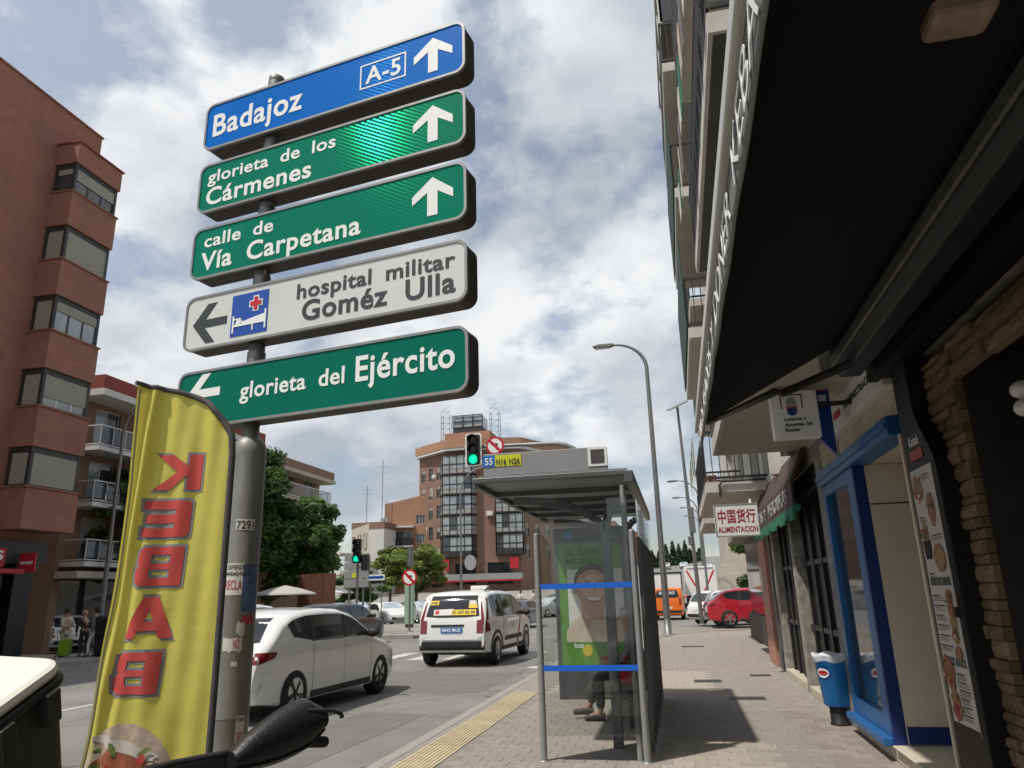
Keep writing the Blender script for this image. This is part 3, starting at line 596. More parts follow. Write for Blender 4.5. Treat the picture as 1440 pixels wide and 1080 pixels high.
# two inner columns with curved brackets that carry the roof
for y in (8.15, 10.9):
    c = MB(); c.box(-.79, -.69, y - .05, y + .05, 0, 2.15)
    for sx, x1 in ((-1, -1.75), (1, -.5)):
        pts = [(-.74 + (x1 + .74) * (1 - math.cos(a)), y, 2.1 + .42 * math.sin(a)) for a in np.linspace(0, math.pi / 2, 10)]
        for p, q in zip(pts[:-1], pts[1:]): c.bar(p, q, .07, .09)
    c.build('column', 'shelter_grey', SH, bev=.006)
rf = MB()
rf.box(XL, XR, YN - .05, YN + .02, 2.645, 2.70); rf.box(XL, XR, YF - .02, YF + .05, 2.645, 2.70); rf.box(XL, XL + .06, YN + .02, YF - .02, 2.60, 2.68); rf.box(XR - .04, XR + .05, YN - .052, YF + .052, 2.57, 2.69)
ROOF = rf.build('roof_frame', 'shelter_grey', SH, bev=.008)
m = bpy.data.materials.new('frost_panel'); m.use_nodes = True; MATS['frost_panel'] = m; t = m.node_tree; b = t.nodes['Principled BSDF']; b.inputs['Base Color'].default_value = (.30, .31, .315, 1); b.inputs['Roughness'].default_value = .35
tr = N(t, 'ShaderNodeBsdfTranslucent'); tr.inputs[0].default_value = (.30, .31, .31, 1); mx_ = N(t, 'ShaderNodeMixShader'); mx_.inputs[0].default_value = .4; L(t, b, 0, mx_, 1); L(t, tr, 0, mx_, 2); L(t, mx_, 0, t.nodes['Material Output'], 0)
for k in range(5):
    y = YN + .02 + k * .842
    if k < 4: MB().box(XL + .06, XR - .04, y + .77, y + .84, 2.60, 2.66).build('roof_beam', 'shelter_grey', ROOF)
    MB().box(XL + .065, XR - .045, y + .005, y + .765, 2.66, 2.672).build('roof_panel', 'frost_panel', ROOF)
MB().box(-1.99, XR - .01, YN - .04, YN + .02, 2.702, 2.715).build('roof_trim', 'shelter_light', ROOF)
sb = MB().box(-1.93, -.62, YN - .02, YN + .04, 2.716, 2.955).build('name_panel', 'sign_panel_grey', SH, bev=.006)
for x0, x1, mt, s, ink, xa, xb in ((-1.935, -1.805, 'plate_blue', '55', 'sign_letter', -1.912, -1.828), (-1.803, -1.665, 'plate_yellow', 'N16', 'sign_ink', -1.788, -1.682), (-1.663, -1.52, 'plate_yellow', 'N26', 'sign_ink', -1.648, -1.537)):
    pl = MB().box(x0, x1, YN - .026, YN - .0205, 2.815, 2.935).build('route_plate', mt, sb)
    text(s, ink, pl, xa, xb, 2.838 if ink == 'sign_letter' else 2.83, .07 if ink == 'sign_letter' else .06, YN - .0285, .02, ext=.001)
cp = MB().box(-.815, -.62, YN - .03, YN - .0205, 2.755, 2.955).build('code_plate', 'sign_letter', sb)
MB().box(-.787, -.648, YN - .034, YN - .031, 2.783, 2.927).build('code_field', 'flag_sleeve', cp)
# advertising case at the far end
M('ad_green', (.12, .29, .055), .4, var=.15, vscale=3); M('ad_white', (.70, .71, .66), .45, var=.08); M('ad_skin', (.52, .29, .19), .5, var=.14, vscale=9); M('ad_skin_light', (.68, .42, .29), .5); M('ad_hair', (.07, .045, .03), .6, var=.4, vscale=30); M('ad_shirt', (.60, .52, .40), .6, var=.12, vscale=12); M('ad_ink', (.05, .12, .02), .5); M('ad_lemon', (.62, .50, .05), .5, var=.1); M('ad_lip', (.28, .07, .06), .5)
AD = thing('advertising_case', 'grey advertising case with green portrait poster at the far end of the shelter', 'poster case', (-1.29, 11.62, 0))
MB().box(-.6, .6, 0, .16, .0, 2.5).build('case', 'shelter_grey', AD, bev=.015)
po = MB().box(-.53, .53, -.006, -.001, .47, 2.25).build('poster', 'ad_green', AD)
def art(poly, mat, layer, name='poster_print'): return MB().prism(poly, -.007 - .0012 * layer, -.006).build(name, mat, po)
def ell(cx, cz, rx, rz, n=28, a0=0, a1=360): return [(cx + rx * math.cos(rad(a)), cz + rz * math.sin(rad(a))) for a in np.linspace(a0, a1, n, endpoint=(a1 - a0 < 360))]
art([(-.4, .8), (.53, .8), (.53, 1.86), (-.4, 1.86)], 'ad_white', 1)
def art2(poly, mat, layer): return art([(.09 + (x - .09) * 1.18 - .10, .8 + (z - .8) * 1.05) for x, z in poly], mat, layer)
art2([(-.28, .80), (.5, .80), (.5, 1.0), (.33, 1.12), (.18, 1.2), (-.05, 1.2), (-.2, 1.08), (-.28, .95)], 'ad_shirt', 2)
art2([(-.06, 1.1), (.2, 1.1), (.24, 1.42), (-.08, 1.42)], 'ad_skin', 3)
art2(ell(.09, 1.63, .25, .255), 'ad_hair', 4); art2(ell(.08, 1.54, .215, .26), 'ad_skin', 5); art2(ell(-.14, 1.52, .035, .06), 'ad_skin', 6); art2(ell(.1, 1.56, .16, .17), 'ad_skin_light', 6)
art2(ell(.10, 1.415, .11, .075, 18, 180, 360), 'ad_lip', 7); art2(ell(.10, 1.412, .095, .045, 18, 180, 360), 'sign_letter', 8)
for x in (.02, .19): art2(ell(x, 1.59, .03, .012, 14), 'ad_hair', 7); art2([(x - .045, 1.625), (x + .045, 1.63), (x + .04, 1.645), (x - .04, 1.64)], 'ad_hair', 7)
art2([(.1, 1.58), (.135, 1.47), (.09, 1.465)], 'ad_skin', 7)
art2([(-.05, 1.2), (.07, 1.1), (-.02, .98)], 'ad_skin_light', 4)
art(ell(-.14, .68, .075, .085), 'ad_lemon', 3); art(ell(.17, .57, .16, .035), 'ad_lip', 3)
text('EL SABOR', 'ad_ink', po, -.42, .3, 2.08, .09, -.0078, .02, ext=.0006); text('MORENO', 'ad_ink', po, -.42, .3, 1.94, .09, -.0078, .02, ext=.0006); text('fuze', 'sign_letter', po, -.34, -.2, .72, .07, -.0088, .03, ext=.0006)
MB().box(-.58, .58, -.015, -.002, 2.28, 2.48).build('header', 'shelter_dark', AD); MB().prism(ell(-.36, 2.385, .065, .065), -.019, -.0155).build('roundel', 'plate_blue', AD); MB().box(-.05, .2, -.019, -.0155, 2.34, 2.43).build('display', 'black', AD)
for x in (-.52, .52): MB().box(x - .05, x + .05, .01, .15, -.01, 0).build('foot', 'shelter_dark', AD)
# bench in the shelter
BN = thing('bench', 'low dark metal bench inside the bus shelter', 'bench', (-.66, 9.9, 0))
MB().box(-.19, .19, -.85, .85, .42, .455).build('seat', 'shelter_dark', BN, bev=.008)
for y in (-.65, .65): MB().bar((0, y, 0), (0, y, .42), .07).build('leg', 'shelter_dark', BN)
MB().box(.17, .21, -.85, .85, .62, .84).build('backrest', 'shelter_dark', BN, bev=.008)
for y in (-.65, .65): MB().bar((.19, y, .44), (.19, y, .7), .03).build('bracket', 'shelter_dark', BN)
# ------------------------------------------------------------------ street lamps, signals, signs
def lamp(label, x, y, z0, h, arm, side=-1, r0=.1, grp='curved street lamps', rise=1.0, head=True):
    t = thing('street_lamp', label, 'street lamp', (x, y, z0), 0, grp)
    cv = [(side * arm * (1 - math.cos(a)), 0, h - rise + rise * math.sin(a)) for a in np.linspace(0, math.pi / 2, 14)]
    pts = [(0, 0, 0), (0, 0, h * .5)] + cv
    MB().tube(pts, [r0, r0 * .75] + [r0 * (.62 - .02 * k) for k in range(14)], 12).build('pole', 'galv', t)
    MB().lathe([(r0 * 1.8, 0), (r0 * 1.8, .02), (r0 * 1.06, .03), (r0 * 1.06, .5), (r0 * .96, .52)], 14).build('base', 'galv', t)
    if head:
        x1 = side * arm; hd = MB(); hd.prism([(x1, -.02), (x1 + side * .15, -.08), (x1 + side * .8, -.05), (x1 + side * .85, .02), (x1 + side * .6, .07), (x1, .06)], -.14, .14)
        hd.v = [(a, b, c + h) for a, b, c in hd.v]; hh = hd.build('lamp_head', 'galv', t, bev=.02)
        MB().box(min(x1 + side * .2, x1 + side * .75), max(x1 + side * .2, x1 + side * .75), -.11, .11, h - .1, h - .08).build('diffuser', 'frost', hh)
    return t
lamp('tall grey street lamp on the pavement just past the bus shelter', -.56, 28.4, 0, 11.15, 1.25, rise=1.1, r0=.125)
lamp('street lamp by the brick building across the road, behind the flag', -24.4, 28.4, -.28, 10.9, 1.15, side=1, r0=.12, rise=1.6)
lamp('grey lamp with curved arm in front of the corner building', -19.3, 66, .15, 13.0, 2.4, side=1, r0=.13, rise=2.4, head=False)
for k, (x, y, h) in enumerate([(2.1, 62, 10.2), (2.4, 78, 10), (3.2, 100, 10), (4.0, 130, 10)]):
    lamp(['first of the row of lamps climbing the far hill, nearest the trucks', 'second lamp of the row climbing the far hill', 'third lamp of the row climbing the far hill', 'farthest lamp of the row climbing the hill'][k], x, y, gz(x, y), h, 1.6, r0=.11, grp='street lamps up the hill', rise=1.5)
st = thing('solar_pole', 'slim grey pole topped by a tilted solar panel, beyond the lamp', 'pole', (.83, 36, 0)); st.rotation_euler = (0, rad(-1.2), 0)
MB().tube([(0, 0, 0), (0, 0, 5), (0, 0, 10.2)], [.1, .085, .06], 12).build('pole', 'galv', st)
sp_ = MB().cbox((0, 0, 10.3), (1.05, .9, .05), Matrix.Rotation(rad(-22), 3, 'Y') @ Matrix.Rotation(rad(18), 3, 'X')).build('solar_panel', 'shelter_light', st)
MB().box(-.06, .2, -.16, .1, 4.1, 5.3).build('control_box', 'galv', st, bev=.02); MB().box(-.2, .0, -.12, .08, 3.55, 3.95).build('meter_box', 'galv', st, bev=.02); MB().lathe([(.2, 0), (.2, .03), (.1, .05)], 12).build('base', 'galv', st)
M('lens_green', (.0, .62, .33), .3, emit=1.3); M('lens_off', (.02, .012, .01), .25); M('signal_black', (.012, .013, .013), .5); M('signal_white', (.75, .75, .73), .5)
def signal_head(parent, c, w, h, border):
    x, y, z = c; dpt = .2
    hd = MB().prism(rrect(x - w / 2, x + w / 2, z - h / 2, z + h / 2, .05), y, y + dpt).build('signal_head', 'signal_black', parent, bev=.015)
    if border:
        o = rrect(x - w / 2 - .06, x + w / 2 + .06, z - h / 2 - .06, z + h / 2 + .06, .09); i = rrect(x - w / 2, x + w / 2, z - h / 2, z + h / 2, .05); n = len(o)
        MB().add([(a, y + .04, b) for a, b in o] + [(a, y + .04, b) for a, b in i] + [(a, y + .06, b) for a, b in o] + [(a, y + .06, b) for a, b in i], [q for k in range(n) for j in [(k + 1) % n] for q in ((k, j, n + j, n + k), (2 * n + k, 3 * n + k, 3 * n + j, 2 * n + j), (k, 2 * n + k, 2 * n + j, j))]).build('backboard', 'signal_white', hd)
    r = min(w * .36, h / 6.6)
    for k, mt in ((-1, 'lens_green'), (0, 'lens_off'), (1, 'lens_off')):
        zz = z + k * h / 3.1
        MB().ball((x, y - .005, zz), (r, .035, r)).build('lens', mt, hd)
        vz = MB().grid([[(x + r * 1.12 * math.cos(a), y - yy, zz + r * 1.12 * math.sin(a)) for a in np.linspace(rad(-15), rad(195), 15)] for yy in (0, .18)]); vz.build('visor', 'signal_black', hd)
    return hd
def round_sign(parent, c, r):
    x, y, z = c
    d = MB().prism(ell(x, z, r, r, 32), y, y + .02).build('sign_disc', 'red_paint', parent); MB().prism(ell(x, z, r * .78, r * .78, 32), y - .004, y - .001).build('sign_field', 'sign_letter', d)
    q = r * .3
    a = MB(); a.prism([(x + q * .35, z - q * 1.5), (x + q * 1.05, z - q * 1.5), (x + q * 1.05, z + q * .9), (x - q * .5, z + q * .9), (x - q * .5, z + q * .25), (x + q * .35, z + q * .25)], y - .008, y - .005); a.prism([(x - q * .5, z + q * 1.4), (x - q * .5, z - q * .3), (x - q * 1.5, z + q * .6)], y - .0085, y - .005)
    a.build('arrow', 'sign_ink', d)
    k = r * .11; s = r * .62
    MB().prism([(x - s - k, z + s - k), (x - s + k, z + s + k), (x + s + k, z - s + k), (x + s - k, z - s - k)], y - .012, y - .009).build('bar', 'red_paint', d)
    return d
# overhead signal on a mast arm
t = thing('traffic_signal', 'overhead traffic light showing green on a curved mast arm above the shelter', 'traffic light', (-2.6, 25.2, 0))
MB().tube([(0, 0, 0), (0, 0, 5.2)] + [(-1.4 * (1 - math.cos(a)), 0, 5.2 + 1.42 * math.sin(a)) for a in np.linspace(0, math.pi / 2, 10)] + [(-2.6, 0, 6.66), (-4.6, 0, 6.7)], [.13, .11] + [.085] * 10 + [.07, .055], 12).build('mast_arm', 'galv', t)
signal_head(t, (-4.2, -.3, 6.55), .48, 1.08, True); MB().bar((-4.2, -.1, 6.68), (-4.2, 0, 6.68), .06).build('bracket', 'galv', t)
round_sign(t, (-3.43, -.16, 6.66), .33); MB().bar((-3.43, -.14, 6.68), (-3.43, 0, 6.68), .05).build('bracket', 'galv', t); MB().lathe([(.25, 0), (.25, .03), (.15, .05)], 12).build('base', 'galv', t)
t = thing('traffic_signal', 'roadside traffic light showing green by the dark leafy trees', 'traffic light', (-14.15, 31.8, .01))
MB().cyl((0, 0, 0), (0, 0, 3.0), .06, n=12).build('pole', 'galv', t); signal_head(t, (0, -.2, 3.62), .36, 1.08, False); MB().box(.2, .5, -.12, .2, 2.75, 3.45).build('side_head', 'signal_black', t, bev=.02); MB().bar((0, .0, 2.9), (.25, 0, 2.9), .04).build('bracket', 'galv', t); MB().bar((0, .0, 2.9), (0, 0, 3.3), .05).build('neck', 'galv', t)
t = thing('turn_sign', 'round no left turn sign on a post with a grey cylinder above it', 'road sign', (-12.64, 34.5, 0.01))
MB().cyl((0, 0, 0), (0, 0, 3.9), .05, n=12).build('post', 'galv', t); round_sign(t, (0, -.09, 2.46), .38); MB().cyl((0, 0, 3.0), (0, 0, 3.92), .15, n=20).build('cylinder', 'galv', t); MB().lathe([(.16, 0), (.16, .02), (.06, .04)], 14).build('base', 'galv', t)
t = thing('sign_back', 'grey backs of direction boards behind the roadside traffic light', 'road sign', (-14.9, 33.4, .01))
for x in (-.35, .35): MB().cyl((x, 0, 0), (x, 0, 3.6), .05, n=10).build('post', 'galv', t)
for k in range(4): MB().box(-.62, .62, -.07, -.02, 2.05 + .4 * k, 2.42 + .4 * k).build('board', 'sign_panel_grey', t, bev=.01)
MB().box(-.2, 0, -.078, -.072, 2.5, 2.72).build('yellow_sticker', 'plate_yellow', t)
t = thing('street_name_sign', 'small blue street name plate on two thin posts in front of the pale tree', 'street sign', (-15.0, 36, .01))
for x in (-.3, .3): MB().cyl((x, 0.02, 0), (x, .02, 2.5), .03, n=8).build('post', 'galv', t)
pl = MB().box(-.46, .46, -.03, 0, 2.42, 2.7).build('plate', 'sign_letter', t); MB().box(-.4, .4, -.036, -.031, 2.5, 2.63).build('name_band', 'hosp_blue', pl)
# ------------------------------------------------------------------ cars: body lofted from a side profile, panes and lights projected onto it
M('car_white', (.72, .72, .70), .28, coat=.8, var=.02); M('car_silver', (.47, .48, .49), .3, metal=.15, coat=.7); M('car_grey', (.10, .105, .11), .3, metal=.4, coat=.7); M('car_dark', (.018, .02, .022), .3, coat=.8); M('car_red', (.42, .008, .025), .28, coat=.8); M('car_orange', (.75, .15, .008), .35, coat=.5)
M('car_trim', (.02, .02, .021), .6, var=.1); M('tail_red', (.17, .006, .012), .15, coat=1); M('head_glass', (.5, .52, .54), .1, coat=1); M('number_plate', (.65, .65, .62), .4); M('plate_taxi', (.05, .22, .55), .4); M('seam', (.03, .03, .03), .7)
class Car:
    def __init__(s, top, bot, W, belt, tum=.17, nose=.16):
        s.top = top; s.bot = bot; s.W = W; s.belt = belt; s.tum = tum; s.nose = nose; s.L = top[-1][0]; s.roof = max(z for y, z in top)
        s.ty = np.array([p[0] for p in top]); s.tz = np.array([p[1] for p in top]); s.by = np.array([p[0] for p in bot]); s.bz = np.array([p[1] for p in bot])
    def zt(s, y): return float(np.interp(y, s.ty, s.tz))
    def zb(s, y): return float(np.interp(y, s.by, s.bz))
    def hw(s, y, z):
        u = abs(2 * y / s.L - 1); w = s.W / 2 * (1 - s.nose * u ** 7 - .03 * u ** 2)
        if z > s.belt: w *= 1 - s.tum * ((z - s.belt) / (s.roof - s.belt)) ** 1.15
        else: w *= 1 - .055 * ((s.belt - .12 - z) / s.belt) ** 2
        return w
    def ring(s, y, n=9, m=6):
        zt, zb = s.zt(y), s.zb(y); r = min(.13, .4 * (zt - zb)); pts = [(0, zb)]
        w0 = s.hw(y, zb + .04); pts += [(w0 - .09, zb), (w0 - .02, zb + .015)]
        for k in range(n + 1): z = zb + .06 + (zt - r - zb - .06) * k / n; pts.append((s.hw(y, z), z))
        wc = s.hw(y, zt - r)
        for k in range(1, m + 1): a = math.pi / 2 * k / m; pts.append((wc - r * 1.25 * (1 - math.cos(a)), zt - r + (r - .025) * math.sin(a)))
        we = pts[-1][0]
        for k in range(1, 4): x = we * (1 - k / 3); pts.append((x, zt - .025 * (x / we) ** 2))
        return pts
    def inside(s, x, y, z):
        if y < 0 or y > s.L or z < s.zb(y): return False
        x = abs(x); zt = s.zt(y)
        if z > zt: return False
        r = min(.13, .4 * (zt - s.zb(y)))
        if z <= zt - r: return x <= s.hw(y, z)
        wc = s.hw(y, zt - r); xa = wc - r * 1.25
        if x <= xa: return z <= zt - .025 * (x / max(xa, .01)) ** 2
        q = (x - xa) / (r * 1.25)
        return q <= 1 and z <= zt - r + (r - .025) * math.sqrt(max(0, 1 - q * q))
    def proj(s, mode, a, b, off):
        """mode side+/side-: (y,z)->x; rear: (x,z)->y; front; top: (x,y)->z"""
        def P(t):
            return {'R': (t, a, b), 'L': (-t, a, b), 'rear': (a, -t, b), 'front': (a, t, b), 'top': (a, b, t)}[mode]
        hi = {'R': s.W / 2 + .1, 'L': s.W / 2 + .1, 'rear': .05, 'front': s.L + .05, 'top': s.roof + .1}[mode]
        t = hi; st = .04; lo = {'R': 0, 'L': 0, 'rear': -s.L * .6, 'front': s.L * .4, 'top': .2}[mode]
        while t > lo and not s.inside(*P(t)): t -= st
        x0, x1 = t, t + st
        for _ in range(9):
            mid = (x0 + x1) / 2
            if s.inside(*P(mid)): x0 = mid
            else: x1 = mid
        return P(x0 + off)
    def patch(s, mode, lo, up, name, mat, parent, off=.006, n=10, m=5, thick=True):
        def rs(c, k):
            d = [0]
            for p, q in zip(c[:-1], c[1:]): d.append(d[-1] + math.hypot(q[0] - p[0], q[1] - p[1]))
            t = np.linspace(0, d[-1], k); return list(zip(np.interp(t, d, [p[0] for p in c]), np.interp(t, d, [p[1] for p in c])))
        A, B = rs(lo, n), rs(up, n); rows = []; inn = []
        for j in range(m):
            w = j / (m - 1); rows.append([s.proj(mode, *(a[0] * (1 - w) + b[0] * w, a[1] * (1 - w) + b[1] * w), off) for a, b in zip(A, B)])
        mb = MB().grid(rows)
        return mb.build(name, mat, parent)
    def body(s, mat, parent, wheels, wr):
        ys = set(); T = sorted(set(list(s.ty) + list(s.by)))
        for a, b in zip(T[:-1], T[1:]):
            k = max(1, int(math.ceil((b - a) / .12)))
            for i in range(k): ys.add(round(a + (b - a) * i / k, 4))
        ys |= {.0, .015, .04, .08, s.L, s.L - .015, s.L - .04, s.L - .08}; ys = sorted(ys)
        mb = MB(); rows = []
        for y in ys:
            h = s.ring(y); full = [(x, y, z) for x, z in h] + [(-x, y, z) for x, z in reversed(h[1:-1])]; rows.append(full)
        n = len(rows[0]); v = [p for r in rows for p in r]
        f = [(i * n + k, i * n + (k + 1) % n, (i + 1) * n + (k + 1) % n, (i + 1) * n + k) for i in range(len(rows) - 1) for k in range(n)]
        f += [tuple(reversed(range(n))), tuple(range((len(rows) - 1) * n, len(rows) * n))]
        mb.add(v, f, True); o = mb.build('body', mat, parent)
        bm = bmesh.new(); bm.from_mesh(o.data); bmesh.ops.recalc_face_normals(bm, faces=bm.faces[:]); bm.to_mesh(o.data); bm.free()
        cut = MB()
        for y in wheels:
            for sx in (-1, 1): cut.tube([(sx * (s.W / 2 - .27), y, wr), (sx * (s.W / 2 + .2), y, wr)], wr * 1.13, 28)
        cm = cut.mesh('cut'); bm = bmesh.new(); bm.from_mesh(cm); bmesh.ops.remove_doubles(bm, verts=bm.verts[:], dist=1e-5); bmesh.ops.recalc_face_normals(bm, faces=bm.faces[:]); bm.to_mesh(cm); bm.free()
        cm.materials.append(MATS['car_trim']); co = bpy.data.objects.new('cut', cm); COL.objects.link(co)
        md = o.modifiers.new('b', 'BOOLEAN'); md.object = co; md.operation = 'DIFFERENCE'; md.solver = 'EXACT'; md.material_mode = 'TRANSFER'
        bpy.context.view_layer.update(); dg = bpy.context.evaluated_depsgraph_get(); nm = bpy.data.meshes.new_from_object(o.evaluated_get(dg)); o.modifiers.clear(); old = o.data; o.data = nm; nm.name = 'body'; bpy.data.objects.remove(co)
        for p in nm.polygons: p.use_smooth = True
        sm_ = o.modifiers.new('edge', 'EDGE_SPLIT'); sm_.split_angle = rad(34)
        return o
def wheel(parent, x, y, r, w, spokes=5, rim='steel_rim'):
    sx = 1 if x > 0 else -1
    ty = MB().lathe([(r * .64, -w / 2), (r * .86, -w / 2), (r * .97, -w * .40), (r, -w * .2), (r, w * .2), (r * .97, w * .40), (r * .86, w / 2), (r * .64, w / 2)], 32).build('wheel', 'rubber', parent)
    ty.rotation_euler = (0, math.pi / 2, 0); ty.location = (x, y, r)
    rm = MB().lathe([(r * .66, w * .48 * sx), (r * .62, w * .44 * sx), (r * .60, w * .2 * sx)], 32); rm.lathe([(r * .16, w * .42 * sx), (r * .14, w * .45 * sx), (0, w * .45 * sx)], 16)
    for k in range(spokes):
        a = 2 * math.pi * k / spokes; c, s = math.cos(a), math.sin(a)
        for da in (-.13, .13):
            c2, s2 = math.cos(a + da), math.sin(a + da)
            rm.bar((r * .12 * c, r * .12 * s, w * .42 * sx), (r * .63 * c2, r * .63 * s2, w * .40 * sx), r * .07, .02)
    rm.build('rim', rim, ty)
    MB().lathe([(r * .61, w * .1 * sx), (0, w * .1 * sx)], 24).build('brake_disc', 'car_trim', ty)
HATCH = dict(top=[(0, .62), (.02, .78), (.06, .9), (.16, .98), (.30, 1.10), (.52, 1.28), (.78, 1.385), (1.1, 1.43), (1.7, 1.45), (2.15, 1.43), (2.5, 1.36), (2.85, 1.19), (3.2, 1.01), (3.4, .955), (3.8, .88), (4.1, .78), (4.25, .66), (4.3, .5)], bot=[(0, .42), (.1, .26), (.5, .2), (3.8, .19), (4.1, .22), (4.3, .34)], W=1.80, belt=.94)
MPV = dict(top=[(0, .58), (.015, .8), (.05, 1.02), (.12, 1.2), (.24, 1.48), (.36, 1.6), (.55, 1.655), (1.1, 1.69), (1.9, 1.69), (2.5, 1.65), (2.85, 1.56), (3.2, 1.33), (3.55, 1.12), (3.75, 1.06), (4.15, 1.0), (4.4, .88), (4.5, .7), (4.55, .5)], bot=[(0, .42), (.1, .32), (.5, .27), (4.0, .26), (4.3, .3), (4.55, .4)], W=1.80, belt=1.03, tum=.15, nose=.11)
VAN = dict(top=[(0, .62), (.01, .9), (.03, 1.3), (.08, 1.7), (.18, 1.82), (.5, 1.85), (2.2, 1.85), (2.6, 1.8), (2.9, 1.66), (3.3, 1.3), (3.5, 1.16), (4.0, 1.02), (4.25, .85), (4.35, .5)], bot=[(0, .36), (.2, .26), (4.0, .24), (4.35, .38)], W=1.84, belt=1.2, tum=.1, nose=.06)
SUV = dict(top=[(0, .62), (.03, .88), (.12, 1.02), (.3, 1.3), (.5, 1.5), (.75, 1.58), (1.8, 1.6), (2.3, 1.55), (2.7, 1.4), (3.05, 1.15), (3.3, 1.08), (3.9, 1.0), (4.2, .85), (4.35, .5)], bot=[(0, .45), (.15, .3), (4.1, .28), (4.35, .4)], W=1.82, belt=1.03, tum=.16)
def lerp_y(c, z, y0, y1, n=30):
    for y in np.linspace(y0, y1, n):
        if c.zt(y) >= z: return float(y)
    return y1
def car(name, label, spec, paint, loc, heading, wheels, wr=.32, scale=1., group=None, cat='car', kind='hatch', plate='number_plate', rim='steel_rim', detail=True, light='tail'):
    """heading: angle of the car's nose from +Y, anticlockwise; loc is the middle of the car on the ground"""
    c = Car(**spec); t = thing(name, label, cat, loc, rad(heading), group); t.scale = (scale,) * 3
    hold = bpy.data.objects.new('x', None)
    oy = -c.L / 2
    B = c.body(paint, t, wheels, wr); parts_before = set(COL.objects)
    rf, bl = c.roof, c.belt
    fy = [y for y in np.linspace(c.L * .45, c.L, 120) if c.zt(y) < bl + .10]; yw = fy[0]                     # foot of the windscreen
    yr = lerp_y(c, bl + .06, 0, 1.0)
    # windscreen and rear window run across the top surface
    ya = next(y for y in np.linspace(yw, c.L * .4, 100) if c.zt(y) > rf - .085)
    wq = c.W * .36
    c.patch('top', [(-wq * 1.08, yw - .04), (wq * 1.08, yw - .04)], [(-wq * .92, ya), (wq * .92, ya)], 'windscreen', 'car_glass', t, n=12, m=8)
    z1r = rf - .13
    c.patch('rear', [(-wq * 1.0, bl + .08), (-wq * .5, bl + .055), (wq * .5, bl + .055), (wq * 1.0, bl + .08)], [(-wq * .86, z1r), (wq * .86, z1r)], 'rear_window', 'glass_dark', t, n=14, m=8, off=.011 if kind == 'mpv' else .006)
    # side windows
    def top_at(y): return min(rf - .115, c.zt(y) - .10)
    yB = c.L * (.50 if kind != 'van' else .58); yC = c.L * .285
    y0 = yr + (.42 if kind == 'hatch' else .34 if kind == 'suv' else .26)
    yend = yw - .18
    wins = [(yC + .05, yB - .03), (yB + .04, yend)]
    if kind == 'van': wins = [(yB + .04, yend)]
    else: wins = [(y0, yC - .03)] + wins
    for sd in ('R', 'L'):
        for i, (a, b) in enumerate(wins):
            lo = [(a + (.12 if i == 0 and kind != 'van' else 0), bl + .045), (b, bl + .03)]; up = [(y, max(top_at(y), bl + .05)) for y in np.linspace(a + (.02 if i else .05), b, 7)]
            if i == 0 and kind == 'hatch': lo = [(a + .10, bl + .12), (b, bl + .05)]; up = [(y, min(max(top_at(y), bl + .06), top_at(y))) for y in np.linspace(a, b, 7)]
            c.patch(sd, lo, up, 'side_window', 'glass_dark', t, n=9, m=6, off=.004)
        for (a0, b0), (a1, b1) in zip(wins[:-1], wins[1:]):
            c.patch(sd, [(b0 - .02, bl + .04), (a1 + .02, bl + .04)], [(b0 - .02, min(top_at(b0), top_at(a1))), (a1 + .04, min(top_at(b0), top_at(a1)))], 'pillar_trim', 'car_trim', t, n=4, m=5, off=.0025)
        if detail:
            sm = MB()
            for yy in ([yC, yB] if kind != 'van' else [yB]) + [yend + .1]:
                for k in range(8):
                    z0 = c.zb(yy) + .1 + (bl - c.zb(yy) - .1) * k / 8; z1 = c.zb(yy) + .1 + (bl - c.zb(yy) - .1) * (k + 1) / 8
                    p = [c.proj(sd, yy + dd, zz, .0015) for dd, zz in ((-.004, z0), (.004, z0), (.004, z1), (-.004, z1))]; sm.add(p, [(0, 1, 2, 3)])
            sm.build('door_seam', 'seam', t)
            for yy in (yC + .16, yB + .16) if kind != 'van' else (yB + .16,):
                c.patch(sd, [(yy - .1, bl - .13), (yy + .09, bl - .13)], [(yy - .1, bl - .10), (yy + .09, bl - .10)], 'door_handle', paint, t, off=.022, n=5, m=3)
            c.patch(sd, [(wheels[0] + wr * 1.18, c.zb(1.5) + .03), (wheels[1] - wr * 1.18, c.zb(1.5) + .03)], [(wheels[0] + wr * 1.18, c.zb(1.5) + .12), (wheels[1] - wr * 1.18, c.zb(1.5) + .12)], 'sill', 'car_trim', t, n=10, m=3, off=.004)
        s = 1 if sd == 'R' else -1; xm = s * (c.hw(yend - .1, bl + .02) + .1)
        MB().ball((xm, yend - .06, bl + .07), (.11, .06, .075), 12, 8).bar((xm - s * .1, yend - .04, bl + .03), (xm, yend - .05, bl + .05), .035).build('mirror', 'car_trim' if paint == 'car_white' else paint, t)
        # lights
        xe = c.W / 2
        if kind in ('hatch',):
            c.patch('rear', [(s * .34, bl - .16), (s * (xe - .15), bl - .19)], [(s * .34, bl - .09), (s * (xe - .15), bl - .045)], 'tail_light', 'tail_red', t, n=8, m=4)
            c.patch(sd, [(.05, bl - .19), (.32, bl - .12)], [(.10, bl - .045), (.36, bl - .05)], 'tail_light', 'tail_red', t, n=7, m=4)
        elif kind == 'mpv':
            c.patch('rear', [(s * .60, bl - .30), (s * (xe - .14), bl - .30)], [(s * .60, bl - .02), (s * (xe - .13), bl + .0)], 'tail_light', 'tail_red', t, n=6, m=5)
            c.patch('rear', [(s * .70, bl - .02), (s * (xe - .125), bl + .0)], [(s * .635, rf - .17), (s * (xe - .255), rf - .15)], 'tail_light', 'tail_red', t, n=6, m=7)
            c.patch(sd, [(.06, bl - .28), (.32, bl - .26)], [(.09, bl - .02), (.27, bl - .12)], 'tail_light', 'tail_red', t, n=6, m=4)
